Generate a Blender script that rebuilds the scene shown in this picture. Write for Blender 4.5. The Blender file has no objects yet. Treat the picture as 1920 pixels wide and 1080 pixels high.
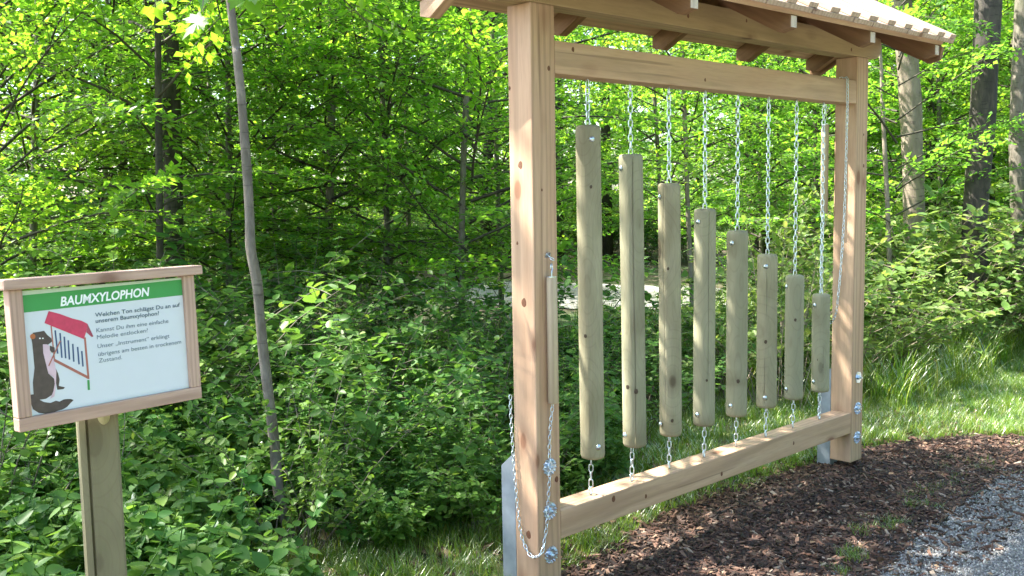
import bpy, bmesh, math, random
import numpy as np
from mathutils import Matrix, Vector, noise
random.seed(7); RNG = np.random.default_rng(7)
S = bpy.context.scene; COL = S.collection
EYE = 1.512                                   # camera height above the ground
# ---------------------------------------------------------------- camera
CAM = Vector((-2.3961, -2.4705, EYE)); FPX = 1814.3
def cam_axes(yaw, pitch, roll):
    f = Vector((math.cos(pitch)*math.cos(yaw), math.cos(pitch)*math.sin(yaw), math.sin(pitch)))
    r = f.cross(Vector((0, 0, 1))).normalized(); u = r.cross(f)
    c, s = math.cos(roll), math.sin(roll)
    return c*r+s*u, -s*r+c*u, f
CR, CU, CF = cam_axes(math.radians(47.205), math.radians(-5.62), math.radians(-1.0008))
cam = bpy.data.cameras.new('camera'); co = bpy.data.objects.new('camera', cam); COL.objects.link(co)
cam.sensor_width = 36; cam.lens = FPX/1920*36; cam.clip_start = .05; cam.clip_end = 500
M = Matrix((( CR.x, CU.x, -CF.x, CAM.x), (CR.y, CU.y, -CF.y, CAM.y), (CR.z, CU.z, -CF.z, CAM.z), (0, 0, 0, 1)))
co.matrix_world = M; S.camera = co
# ---------------------------------------------------------------- light
SUN = Vector((-.168, .275, .419)).normalized()
w = bpy.data.worlds.new('World'); S.world = w; w.use_nodes = True
nt = w.node_tree; nt.nodes.clear()
sky = nt.nodes.new('ShaderNodeTexSky'); sky.sky_type = 'NISHITA'; sky.sun_disc = False
sky.sun_elevation = math.asin(SUN.z); sky.sun_rotation = math.atan2(SUN.x, SUN.y)
sky.dust_density = 2.0; sky.air_density = 1.0; sky.ozone_density = 1.0
bg = nt.nodes.new('ShaderNodeBackground'); bg.inputs[1].default_value = .15
wo = nt.nodes.new('ShaderNodeOutputWorld'); nt.links.new(sky.outputs[0], bg.inputs[0]); nt.links.new(bg.outputs[0], wo.inputs[0])
sl = bpy.data.lights.new('sun', 'SUN'); sl.energy = 5.0; sl.angle = math.radians(.53); sl.color = (1, .95, .86)
so = bpy.data.objects.new('sun', sl); COL.objects.link(so); so.rotation_euler = (-SUN).to_track_quat('-Z', 'Y').to_euler(); so.location = (-8, 12, 20)
S.view_settings.view_transform = 'Standard'; S.view_settings.look = 'None'; S.view_settings.gamma = 1
S.view_settings.use_curve_mapping = False; S.view_settings.exposure = 2.3
S.cycles.max_bounces = 8; S.cycles.transmission_bounces = 5; S.cycles.diffuse_bounces = 5; S.cycles.transparent_max_bounces = 4
# ---------------------------------------------------------------- helpers
def ray(px, py): return CF + CR*((px-960)/FPX) - CU*((py-540)/FPX)
def at(px, py, depth): return CAM + ray(px, py)*depth          # a point so many metres away
def ground_at(px, depth):                                       # ground spot below that image column
    p = at(px, 540, depth); return Vector((p.x, p.y, 0))
def wm(o):
    m = o.matrix_basis.copy()
    while o.parent: o = o.parent; m = o.matrix_basis @ m
    return m
def put(o, M_, parent=None):
    COL.objects.link(o)
    if parent is not None: o.parent = parent; o.matrix_basis = wm(parent).inverted() @ M_
    else: o.matrix_basis = M_
    return o
def tag(o, label=None, cat=None, group=None, kind=None):
    for k, v in (('label', label), ('category', cat), ('group', group), ('kind', kind)):
        if v: o[k] = v
    return o
def thing(name, label, cat, loc=(0, 0, 0), group=None):
    o = bpy.data.objects.new(name, None); o.empty_display_size = .1; COL.objects.link(o); o.location = loc
    o.matrix_basis = Matrix.Translation(loc)
    return tag(o, label, cat, group)
def me_from(name, verts, faces, mats, smooth=False, midx=None):
    me = bpy.data.meshes.new(name); me.from_pydata([tuple(v) for v in verts], [], faces); me.update()
    for m in (mats if isinstance(mats, (list, tuple)) else [mats]): me.materials.append(m)
    if smooth: me.polygons.foreach_set('use_smooth', [True]*len(me.polygons))
    if midx is not None: me.polygons.foreach_set('material_index', midx)
    return me
def me_bm(name, bm, mats, smooth=False):
    me = bpy.data.meshes.new(name); bm.to_mesh(me); bm.free()
    for m in (mats if isinstance(mats, (list, tuple)) else [mats]): me.materials.append(m)
    if smooth: me.polygons.foreach_set('use_smooth', [True]*len(me.polygons))
    return me
def frame_m(origin, zdir, xhint=None):
    z = Vector(zdir).normalized(); x = Vector(xhint) if xhint is not None else (Vector((1, 0, 0)) if abs(z.x) < .9 else Vector((0, 1, 0)))
    y = z.cross(x).normalized(); x = y.cross(z)
    return Matrix(((x.x, y.x, z.x, origin[0]), (x.y, y.y, z.y, origin[1]), (x.z, y.z, z.z, origin[2]), (0, 0, 0, 1)))
def solid(name, verts, faces, grain, mat, parent, bevel=.004, xhint=None, seg=2, label=None, wob=0):
    """closed solid given in world space; local Z runs along the grain"""
    c = sum((Vector(v) for v in verts), Vector())/len(verts); F = frame_m(c, grain, xhint); Fi = F.inverted()
    bm = bmesh.new(); vs = [bm.verts.new(Fi @ Vector(v)) for v in verts]
    for f in faces: bm.faces.new([vs[i] for i in f])
    bmesh.ops.recalc_face_normals(bm, faces=bm.faces)
    if bevel: bmesh.ops.bevel(bm, geom=list(bm.edges), offset=bevel, segments=seg, affect='EDGES', profile=.6)
    o = bpy.data.objects.new(name, me_bm(name, bm, mat)); put(o, F, parent)
    if label: o['label'] = label
    return o
BOXF = [(0, 3, 2, 1), (4, 5, 6, 7), (0, 1, 5, 4), (1, 2, 6, 5), (2, 3, 7, 6), (3, 0, 4, 7)]
def box(name, a, b, grain, mat, parent, bevel=.004, **k):
    (x0, y0, z0), (x1, y1, z1) = a, b
    v = [(x0, y0, z0), (x1, y0, z0), (x1, y1, z0), (x0, y1, z0), (x0, y0, z1), (x1, y0, z1), (x1, y1, z1), (x0, y1, z1)]
    return solid(name, v, BOXF, grain, mat, parent, bevel, **k)
def prism(name, poly, a, b, axis, grain, mat, parent, bevel=.003, **k):
    """poly in the two other axes, extruded from a to b along axis"""
    n = len(poly)
    def P(t, q): return (t, q[0], q[1]) if axis == 0 else ((q[0], t, q[1]) if axis == 1 else (q[0], q[1], t))
    v = [P(a, q) for q in poly]+[P(b, q) for q in poly]
    f = [tuple(range(n)), tuple(range(2*n-1, n-1, -1))]+[(i, i+n, (i+1) % n+n, (i+1) % n) for i in range(n)]
    return solid(name, v, f, grain, mat, parent, bevel, **k)
def tube_arrays(pts, rad, sides=8, base=0, wobble=0, seed=0):
    V, F = [], []; pts = [Vector(p) for p in pts]; n = len(pts)
    up = Vector((.3, .9, .2))
    for i, p in enumerate(pts):
        d = (pts[min(i+1, n-1)]-pts[max(i-1, 0)]).normalized(); x = up.cross(d)
        if x.length < 1e-3: x = Vector((1, 0, 0)).cross(d)
        x.normalize(); y = d.cross(x); up = y if False else up
        for k in range(sides):
            a = 2*math.pi*k/sides; r = rad[i]
            if wobble: r *= 1+wobble*noise.noise(Vector((math.cos(a)*1.5, math.sin(a)*1.5, i*.35+seed)))
            V.append(p+(x*math.cos(a)+y*math.sin(a))*r)
    for i in range(n-1):
        for k in range(sides):
            a = base+i*sides+k; b = base+i*sides+(k+1) % sides
            F.append((a, b, b+sides, a+sides))
    F.append(tuple(base+k for k in range(sides-1, -1, -1))); F.append(tuple(base+(n-1)*sides+k for k in range(sides)))
    return V, F
def spline(pts, n):
    P = [Vector(p) for p in pts]; P = [P[0]*2-P[1]]+P+[P[-1]*2-P[-2]]; out = []
    for i in range(1, len(P)-2):
        for k in range(n):
            t = k/n; a, b, c, d = P[i-1:i+3]
            out.append(.5*((2*b)+(c-a)*t+(2*a-5*b+4*c-d)*t*t+(3*b-a-3*c+d)*t**3))
    out.append(P[-2]); return out
# ---------------------------------------------------------------- materials
class N:
    def __init__(s, name):
        s.m = bpy.data.materials.new(name); s.m.use_nodes = True; s.t = s.m.node_tree; s.t.nodes.clear()
        s.out = s.n('ShaderNodeOutputMaterial'); s.b = s.n('ShaderNodeBsdfPrincipled'); s.l(s.b.outputs[0], s.out.inputs[0])
    def n(s, t, **k):
        x = s.t.nodes.new(t)
        for a, v in k.items(): setattr(x, a, v)
        return x
    def l(s, a, b): s.t.links.new(a, b)
    def co(s, scale=(1, 1, 1), kind='Object', rnd=True):
        tc = s.n('ShaderNodeTexCoord'); mp = s.n('ShaderNodeMapping'); mp.inputs['Scale'].default_value = scale
        if rnd:
            oi = s.n('ShaderNodeObjectInfo'); ml = s.n('ShaderNodeVectorMath', operation='SCALE'); cb = s.n('ShaderNodeCombineXYZ')
            for i in range(3): s.l(oi.outputs['Random'], cb.inputs[i])
            ml.inputs['Scale'].default_value = 37; s.l(cb.outputs[0], ml.inputs[0])
            ad = s.n('ShaderNodeVectorMath', operation='ADD'); s.l(tc.outputs[kind], ad.inputs[0]); s.l(ml.outputs[0], ad.inputs[1]); s.l(ad.outputs[0], mp.inputs[0])
        else: s.l(tc.outputs[kind], mp.inputs[0])
        return mp.outputs[0]
    def noise(s, v, scale, detail=4, rough=.55, dist=0):
        x = s.n('ShaderNodeTexNoise'); x.inputs['Scale'].default_value = scale; x.inputs['Detail'].default_value = detail
        x.inputs['Roughness'].default_value = rough; x.inputs['Distortion'].default_value = dist; s.l(v, x.inputs['Vector']); return x.outputs[0]
    def ramp(s, v, stops, interp='LINEAR'):
        x = s.n('ShaderNodeValToRGB'); r = x.color_ramp; r.interpolation = interp
        while len(r.elements) < len(stops): r.elements.new(.5)
        for e, (p, c) in zip(r.elements, stops): e.position = p; e.color = (*c, 1) if len(c) == 3 else c
        s.l(v, x.inputs[0]); return x.outputs[0]
    def mix(s, f, a, b, mode='MIX'):
        x = s.n('ShaderNodeMix', data_type='RGBA', blend_type=mode)
        for sock, v in ((x.inputs[0], f), (x.inputs[6], a), (x.inputs[7], b)):
            if isinstance(v, (int, float)): sock.default_value = v
            elif isinstance(v, tuple): sock.default_value = (*v, 1)
            else: s.l(v, sock)
        return x.outputs[2]
    def math(s, op, a, b=0.0):
        x = s.n('ShaderNodeMath', operation=op)
        for i, v in enumerate((a, b)):
            if isinstance(v, (int, float)): x.inputs[i].default_value = v
            else: s.l(v, x.inputs[i])
        return x.outputs[0]
    def bump(s, h, dist, strength=1.0):
        x = s.n('ShaderNodeBump'); x.inputs['Distance'].default_value = dist; x.inputs['Strength'].default_value = strength
        s.l(h, x.inputs['Height']); s.l(x.outputs[0], s.b.inputs['Normal'])
def G(v): return (v, v, v)
def wood(name, light, dark, knot, grain=1.0, knots=True, rough=.7, warm=None):
    k = N(name); v = k.co((1, 1, .07)); v2 = k.co((1, 1, .5))
    big = k.noise(v, 14*grain, 3, .5, .6); fine = k.noise(v, 150, 2, .6)
    rings = k.n('ShaderNodeTexWave', wave_type='BANDS', bands_direction='X'); rings.inputs['Scale'].default_value = 11*grain
    rings.inputs['Distortion'].default_value = 9; rings.inputs['Detail'].default_value = 2; rings.inputs['Detail Scale'].default_value = .9; k.l(v, rings.inputs[0])
    c = k.mix(k.ramp(big, [(.35, G(0)), (.68, G(1))]), light, dark)
    c = k.mix(k.math('MULTIPLY', k.ramp(rings.outputs[1], [(.45, G(0)), (.95, G(1))]), .5), c, tuple(x*.62 for x in dark))
    c = k.mix(k.math('MULTIPLY', k.ramp(fine, [(.45, G(0)), (.7, G(1))]), .28), c, tuple(x*.6 for x in dark))
    blot = k.noise(v2, 6, 3); c = k.mix(k.math('MULTIPLY', k.ramp(blot, [(.4, G(0)), (.75, G(1))]), .35), c, warm or tuple(x*1.15 for x in light))
    ck = k.ramp(k.noise(k.co((1, 1, .02)), 38, 2, .4), [(.70, G(0)), (.73, G(1))]); c = k.mix(k.math('MULTIPLY', ck, .55), c, tuple(x*.45 for x in dark))
    h = k.math('ADD', fine, k.math('MULTIPLY', rings.outputs[1], .4))
    if knots:
        vo = k.n('ShaderNodeTexVoronoi'); vo.inputs['Scale'].default_value = 6.5; k.l(v2, vo.inputs['Vector'])
        kn = k.ramp(vo.outputs['Distance'], [(.0, G(1)), (.10, G(.9)), (.135, G(.4)), (.25, G(0))])
        c = k.mix(k.math('MULTIPLY', kn, .85), c, knot)
    k.l(c, k.b.inputs['Base Color']); k.b.inputs['Roughness'].default_value = rough; k.b.inputs['Specular IOR Level'].default_value = .25
    k.bump(h, .0012, .6); return k.m
LARCH = wood('larch_wood', (.54, .37, .245), (.46, .295, .185), (.18, .075, .04), warm=(.56, .33, .205))
LARCH_ROOF = wood('larch_roof_boards', (.48, .36, .28), (.40, .285, .21), (.16, .07, .045))
LARCH_SHADED = wood('shaded_rafter_wood', (.25, .14, .075), (.19, .10, .05), (.12, .05, .03))  # larch with the shade under the roof put into its colour
ENDGRAIN = wood('sawn_end_wood', (.62, .52, .44), (.52, .42, .34), (.3, .2, .14), grain=.6, knots=False)
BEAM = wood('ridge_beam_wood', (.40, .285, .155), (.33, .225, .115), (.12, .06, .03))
SIGNWOOD = wood('sign_frame_wood', (.52, .36, .28), (.44, .285, .215), (.17, .08, .055), grain=2)
HANDLE = wood('turned_handle_wood', (.46, .37, .25), (.38, .30, .19), (.2, .12, .07), knots=False)
def treated(name, a, b, c_):
    k = N(name); v = k.co((1, 1, .12)); v2 = k.co((1, 1, .45))
    n1 = k.noise(k.co((1, 1, .22)), 12, 4, .6, 1.2); n2 = k.noise(v2, 5, 3, .55, 1.2); n3 = k.noise(v, 120, 2)
    c = k.mix(k.ramp(n1, [(.35, G(0)), (.65, G(1))]), a, b)
    c = k.mix(k.math('MULTIPLY', k.ramp(n2, [(.42, G(0)), (.62, G(1))]), .6), c, c_)
    c = k.mix(k.math('MULTIPLY', k.ramp(n3, [(.48, G(0)), (.7, G(1))]), .22), c, tuple(x*.5 for x in b))
    vo = k.n('ShaderNodeTexVoronoi'); vo.inputs['Scale'].default_value = 6.5; k.l(v2, vo.inputs['Vector'])
    kn = k.ramp(vo.outputs['Distance'], [(0, G(1)), (.12, G(1)), (.145, G(.4)), (.24, G(0))])
    c = k.mix(k.math('MULTIPLY', kn, .85), c, (.075, .048, .028))
    oi = k.n('ShaderNodeObjectInfo'); c = k.mix(k.math('MULTIPLY', oi.outputs['Random'], .5), c, tuple(x*f for x, f in zip(a, (.80, .92, .95))))
    st = k.ramp(k.noise(k.co((1, 1, .8)), 3.2, 2, .5, .8), [(.5, G(0)), (.66, G(1))]); c = k.mix(k.math('MULTIPLY', st, .38), c, (.13, .11, .06))
    # thin dark ring lines round the knots
    rg = k.math('SINE', k.math('MULTIPLY', vo.outputs['Distance'], 60)); c = k.mix(k.math('MULTIPLY', k.ramp(rg, [(.75, G(0)), (1, G(1))]), .16), c, (.14, .10, .06))
    k.l(c, k.b.inputs['Base Color']); k.b.inputs['Roughness'].default_value = .75; k.b.inputs['Specular IOR Level'].default_value = .2
    k.bump(n3, .0015, .7); return k.m
LOGM = treated('pressure_treated_log', (.36, .325, .215), (.29, .26, .165), (.22, .19, .12))
POSTM = treated('weathered_sign_post', (.27, .23, .135), (.21, .175, .10), (.16, .13, .075))
def plain(name, c, rough=.5, metal=0, var=.12, scale=30, bump=0):
    k = N(name); n = k.noise(k.co(), scale, 3)
    k.l(k.mix(k.ramp(n, [(.3, G(0)), (.7, G(1))]), tuple(x*(1-var) for x in c), tuple(min(1, x*(1+var)) for x in c)), k.b.inputs['Base Color'])
    k.b.inputs['Roughness'].default_value = rough; k.b.inputs['Metallic'].default_value = metal
    if bump: k.bump(n, bump)
    return k.m
ZINC = plain('zinc_plated_steel', (.66, .74, .80), .28, .9, .15, 60)
GALV = plain('galvanised_steel', (.30, .34, .38), .5, .45, .15, 18)
DRILL = plain('dark_rubber_plug', (.04, .04, .045), .4, 0)
PANEL = plain('printed_panel_white', (.62, .66, .71), .35, 0, .01)
PGREEN = plain('print_green', (.045, .30, .075), .4, 0, .03); PSTRIP = plain('panel_edge_pale_green', (.50, .62, .50), .4, 0, .03)
PRED = plain('print_red', (.56, .045, .11), .4, 0, .1, 80); PRED2 = plain('print_dark_red', (.33, .06, .10), .4); PBROWN = plain('print_brown', (.075, .055, .05), .45, 0, .2, 60)
PPINK = plain('print_pink', (.62, .45, .52), .45); PWOOD = plain('print_wood', (.38, .13, .10), .45); PBLUE = plain('print_dark_blue', (.05, .09, .20), .45)
PORANGE = plain('print_orange', (.45, .14, .05), .45); PWHITE = plain('print_white', (.85, .88, .9), .4, 0, .01); PTEXT = plain('print_text', (.07, .12, .17), .4, 0, .01); PTEXT2 = plain('print_text_light', (.12, .18, .24), .4, 0, .01)
def leafmat(name, stops, trans, tw=.5, gloss=.035, rough=.4):
    k = N(name); geo = k.n('ShaderNodeNewGeometry'); oi = k.n('ShaderNodeObjectInfo')
    c = k.ramp(geo.outputs['Random Per Island'], stops)
    pn = k.noise(k.co((1, 1, 1), 'Object'), 1.1, 2); c = k.mix(k.math('MULTIPLY', k.ramp(pn, [(.35, G(0)), (.65, G(1))]), .35), c, tuple(x*.6 for x in stops[-1][1]))
    c = k.mix(k.math('MULTIPLY', oi.outputs['Random'], .7), c, (1.45, 1.12, .62), 'MULTIPLY')
    k.t.nodes.remove(k.b)
    d = k.n('ShaderNodeBsdfDiffuse'); t = k.n('ShaderNodeBsdfTranslucent'); g = k.n('ShaderNodeBsdfGlossy'); g.inputs['Roughness'].default_value = rough
    g.inputs['Color'].default_value = (1, 1, 1, 1); k.l(c, d.inputs[0]); k.l(k.mix(1.0, c, trans, 'MULTIPLY'), t.inputs[0])
    m1 = k.n('ShaderNodeMixShader'); m1.inputs[0].default_value = tw; k.l(d.outputs[0], m1.inputs[1]); k.l(t.outputs[0], m1.inputs[2])
    fr = k.n('ShaderNodeFresnel'); fr.inputs[0].default_value = 1.42
    m2 = k.n('ShaderNodeMixShader'); k.l(k.math('MULTIPLY', fr.outputs[0], .26), m2.inputs[0]); k.l(m1.outputs[0], m2.inputs[1]); k.l(g.outputs[0], m2.inputs[2])
    k.l(m2.outputs[0], k.out.inputs[0]); return k.m
LEAF_TREE = leafmat('beech_leaves', [(0, (.045, .14, .022)), (.5, (.075, .20, .03)), (.85, (.11, .25, .035)), (1, (.17, .30, .05))], (3.2, 2.9, 1.35), .62)
LEAF_SHRUB = leafmat('shrub_leaves', [(0, (.034, .11, .026)), (.5, (.056, .16, .036)), (.85, (.09, .21, .045)), (1, (.17, .29, .08))], (2.5, 2.3, 1.3), .42)
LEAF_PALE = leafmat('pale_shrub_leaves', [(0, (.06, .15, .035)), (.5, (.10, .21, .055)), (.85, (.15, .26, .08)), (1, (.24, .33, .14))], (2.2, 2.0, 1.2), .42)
LEAF_MAPLE = leafmat('maple_leaves', [(0, (.05, .16, .03)), (.5, (.07, .20, .035)), (1, (.09, .22, .04))], (3.2, 2.7, 1.5), .6)
GRASSM = leafmat('grass_blades', [(0, (.06, .17, .02)), (.6, (.10, .24, .03)), (.93, (.16, .28, .05)), (1, (.32, .32, .14))], (2.0, 1.9, 1.1), .4)
def bark(name, a, b, scale=1.0, lichen=None):
    k = N(name); v = k.co((1, 1, .3)); n1 = k.noise(v, 22*scale, 5, .65, .5); n2 = k.noise(k.co((1, 1, .6)), 4, 3)
    c = k.mix(k.ramp(n1, [(.35, G(0)), (.65, G(1))]), a, b); c = k.mix(k.math('MULTIPLY', k.ramp(n2, [(.45, G(0)), (.6, G(1))]), .5), c, lichen or tuple(x*.5 for x in a))
    k.l(c, k.b.inputs['Base Color']); ln = k.ramp(k.noise(k.co((1, 1, 5)), 9, 2, .5), [(.62, G(0)), (.68, G(1))]); c = k.mix(k.math('MULTIPLY', ln, .6), c, tuple(x*.4 for x in a)); k.l(c, k.b.inputs['Base Color'])
    k.b.inputs['Roughness'].default_value = .85; k.bump(n1, .008, .8); return k.m
BARK_TWIG = bark('twig_bark', (.05, .042, .03), (.10, .085, .06)); BARK_DARK = bark('dark_bark', (.032, .027, .02), (.085, .07, .052)); BARK_GREY = bark('grey_smooth_bark', (.125, .105, .08), (.24, .21, .17), 1.6, (.075, .065, .045))
BARK_PALE = bark('pale_bark', (.20, .16, .12), (.32, .26, .20), .8, (.13, .10, .07)); BARK_MID = bark('mossy_bark', (.12, .10, .075), (.20, .175, .14), 1.4, (.07, .085, .035))
def groundmat(name, a, b, c_, s1, s2, bump=.012):
    k = N(name); v = k.co(rnd=False); n1 = k.noise(v, s1, 6, .65); n2 = k.noise(v, s2, 4)
    c = k.mix(k.ramp(n1, [(.35, G(0)), (.65, G(1))]), a, b); c = k.mix(k.ramp(n2, [(.45, G(0)), (.62, G(1))]), c, c_)
    k.l(c, k.b.inputs['Base Color']); k.b.inputs['Roughness'].default_value = .9; k.bump(n1, bump, .8); return k.m
SOIL = groundmat('forest_soil', (.045, .032, .020), (.10, .075, .045), (.05, .075, .02), 30, 1.2)
VERGE = groundmat('verge_soil_and_moss', (.10, .14, .04), (.16, .17, .06), (.13, .11, .05), 40, 3)
MULCHM = groundmat('bark_mulch', (.035, .022, .015), (.085, .048, .030), (.06, .032, .022), 60, 5)
GRAVELM = groundmat('gravel_fines', (.15, .145, .14), (.25, .245, .24), (.19, .175, .155), 90, 4)
def chipmat(name, stops, rough=.8):
    k = N(name); oi = k.n('ShaderNodeObjectInfo'); k.l(k.ramp(oi.outputs['Random'], stops), k.b.inputs['Base Color']); k.b.inputs['Roughness'].default_value = rough
    n = k.noise(k.co(), 60, 2); k.bump(n, .002); return k.m
CHIPM = chipmat('bark_chips', [(0, (.018, .012, .009)), (.45, (.050, .026, .017)), (.8, (.11, .052, .032)), (.95, (.20, .12, .08)), (1, (.34, .27, .20))])
STONEM = chipmat('gravel_stones', [(0, (.09, .088, .085)), (.5, (.215, .21, .20)), (.85, (.33, .32, .30)), (1, (.52, .50, .46))])
LITTERM = chipmat('dry_leaf_litter', [(0, (.07, .045, .025)), (.6, (.16, .09, .05)), (1, (.28, .19, .11))])
# ---------------------------------------------------------------- instancing for uncountable stuff
def scatter(name, sources, pts, rots, scales, ks, label, cat):
    me = bpy.data.meshes.new(name); n = len(pts); me.vertices.add(n); me.vertices.foreach_set('co', np.asarray(pts, 'f').ravel())
    a = me.attributes.new('rot', 'FLOAT_VECTOR', 'POINT'); a.data.foreach_set('vector', np.asarray(rots, 'f').ravel())
    a = me.attributes.new('scl', 'FLOAT', 'POINT'); a.data.foreach_set('value', np.asarray(scales, 'f').ravel())
    a = me.attributes.new('kk', 'INT', 'POINT'); a.data.foreach_set('value', np.asarray(ks, 'i').ravel())
    o = bpy.data.objects.new(name, me); COL.objects.link(o); tag(o, label, cat, kind='stuff')
    g = bpy.data.node_groups.new(name, 'GeometryNodeTree'); g.interface.new_socket('Geometry', in_out='INPUT', socket_type='NodeSocketGeometry')
    g.interface.new_socket('Geometry', in_out='OUTPUT', socket_type='NodeSocketGeometry')
    gi = g.nodes.new('NodeGroupInput'); go = g.nodes.new('NodeGroupOutput'); jn = g.nodes.new('GeometryNodeJoinGeometry')
    def attr(nm, ty):
        x = g.nodes.new('GeometryNodeInputNamedAttribute'); x.data_type = ty; x.inputs[0].default_value = nm; return x.outputs[0]
    r, s_, kk = attr('rot', 'FLOAT_VECTOR'), attr('scl', 'FLOAT'), attr('kk', 'INT')
    for i, src in enumerate(sources):
        oi = g.nodes.new('GeometryNodeObjectInfo'); oi.inputs[0].default_value = src; oi.inputs['As Instance'].default_value = True
        cp = g.nodes.new('FunctionNodeCompare'); cp.data_type = 'INT'; cp.operation = 'EQUAL'
        ins = [x for x in cp.inputs if x.type == 'INT']; g.links.new(kk, ins[0]); ins[1].default_value = i
        ip = g.nodes.new('GeometryNodeInstanceOnPoints'); g.links.new(gi.outputs[0], ip.inputs['Points']); g.links.new(cp.outputs[0], ip.inputs['Selection'])
        g.links.new(oi.outputs['Geometry'], ip.inputs['Instance']); g.links.new(r, ip.inputs['Rotation']); g.links.new(s_, ip.inputs['Scale'])
        g.links.new(ip.outputs[0], jn.inputs[0])
    g.links.new(jn.outputs[0], go.inputs[0])
    m = o.modifiers.new('scatter', 'NODES'); m.node_group = g
    return o
def src_obj(name, me): return bpy.data.objects.new(name, me)          # never linked: only a source for scatter()
# ---------------------------------------------------------------- ground
def in_poly(x, y, poly):
    inside = np.zeros(np.shape(x), bool); n = len(poly)
    for i in range(n):
        x1, y1 = poly[i]; x2, y2 = poly[(i+1) % n]
        c = ((y1 > y) != (y2 > y)) & (x < (x2-x1)*(y-y1)/((y2-y1) or 1e-9)+x1); inside ^= c
    return inside
MULCH_TOP = [(-4.5, .0), (-1.6, -.08), (-.6, -.05), (0, .02), (.35, .10), (.75, .17), (1.4, .26), (2.2, .17), (2.7, .13), (3.2, -.05), (3.6, -.35), (3.9, -.75)]
MULCH = MULCH_TOP+[(3.0, -.70), (2.68, -.62), (2.1, -.66), (1.64, -.68), (1.05, -.78), (0, -.95), (-1.2, -1.0), (-4.5, -1.0)]
GRAVEL = [(-14, -.95), (-1.2, -.9), (0, -.86), (1.05, -.68), (1.64, -.60), (2.1, -.58), (2.68, -.54), (3.0, -.58), (4.2, -.75), (6, -.6), (9, .1), (14, 1.8), (20, 5), (20, 1), (14, -2.5), (8, -3.8), (3, -4.2), (-14, -4.4)]
def hgt(x, y): return .012*math.sin(x*1.7+.4)*math.sin(y*2.1)
def sheet(name, poly, cell, z, mat, amp=.006, jag=.05):
    xs = [p[0] for p in poly]; ys = [p[1] for p in poly]
    X, Y = np.meshgrid(np.arange(min(xs), max(xs)+cell, cell), np.arange(min(ys), max(ys)+cell, cell), indexing='ij')
    J = np.array([[noise.noise(Vector((x*3, y*3, 1.3))) for y in Y[0]] for x in X[:, 0]])
    ins = in_poly(X+J*jag*2, Y+J*jag*2.4, poly); nx, ny = X.shape
    idx = -np.ones((nx, ny), int); V, F = [], []
    cell_ok = ins[:-1, :-1] & ins[1:, :-1] & ins[1:, 1:] & ins[:-1, 1:]
    need = np.zeros_like(ins); need[:-1, :-1] |= cell_ok; need[1:, :-1] |= cell_ok; need[1:, 1:] |= cell_ok; need[:-1, 1:] |= cell_ok
    for i, j in zip(*np.nonzero(need)):
        idx[i, j] = len(V); x, y = X[i, j], Y[i, j]
        V.append((x, y, z+hgt(x, y)+amp*.5*(1+noise.noise(Vector((x*12, y*12, 0))))))
    for i, j in zip(*np.nonzero(cell_ok)): F.append((idx[i, j], idx[i+1, j], idx[i+1, j+1], idx[i, j+1]))
    o = bpy.data.objects.new(name, me_from(name, V, F, mat, True)); COL.objects.link(o); o['kind'] = 'structure'; return o
# forest floor: fine near the camera, coarse out to the horizon
gx = np.concatenate([np.linspace(-160, -14, 10), np.arange(-12, 16, .35), np.linspace(18, 170, 10)])
V, F = [], []
for x in gx:
    for y in gx: V.append((x, y, (hgt(x, y)-.004) if max(abs(x-2), abs(y-2)) < 16 else -.02))
n = len(gx)
for i in range(n-1):
    for j in range(n-1): a = i*n+j; F.append((a, a+n, a+n+1, a+1))
o = bpy.data.objects.new('forest_floor', me_from('forest_floor', V, F, SOIL, True)); COL.objects.link(o); o['kind'] = 'structure'
VPOLY = [(-4.5, .5), (-.6, .4), (.1, .62), (.8, .95), (1.6, 1.2), (2.6, 1.25), (4.5, 1.45), (7, 1.6), (11, 3.2), (16, 6), (20, 5.5), (14, 1.9), (9, .2), (6, -.5), (3.9, -.9), (3, -.7), (2.2, 0), (1, 0), (-4.5, -.2)]
sheet('grass_verge', VPOLY, .12, .0, VERGE)
sheet('mulch_bed', MULCH, .05, .006, MULCHM, .010)
sheet('gravel_path', GRAVEL, .10, .012, GRAVELM, .004)
pth = [ground_at(780, 13.4), ground_at(1000, 12.4), ground_at(1200, 12.0), ground_at(1420, 12.6), ground_at(1500, 14.6), ground_at(1250, 15.5), ground_at(1000, 16.5), ground_at(780, 17)]
sheet('gravel_clearing', [(p.x, p.y) for p in pth], .3, .012, GRAVELM, .004)
# behind the camera: open meadow strip
sheet('meadow', [(-60, -5), (60, -5), (60, -60), (-60, -60)], 2.0, .0, VERGE)
# ---------------------------------------------------------------- the timber frame
YC, SL = .05, .544
Z = EYE-.012                                  # frame heights were measured from the lens
fr = thing('timber_frame', 'pale larch timber frame with small shingled gable roof over a row of hanging logs', 'timber frame', (0, 0, 0))
LX = 2.316
for i, x in enumerate((0, LX)):
    box('post', (x, 0, Z-1.446), (x+.12, .12, Z+.6726), (0, 0, 1), LARCH, fr, .006, xhint=(1, 0, 0))
box('upper_beam', (.1205, .001, Z+.4347), (LX-.0005, .101, Z+.5518), (1, 0, 0), LARCH, fr, .005, xhint=(0, 1, 0))
box('lower_beam', (.1205, .001, Z-1.2855), (LX-.0005, .104, Z-1.1745), (1, 0, 0), LARCH, fr, .005, xhint=(0, 1, 0))
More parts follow.
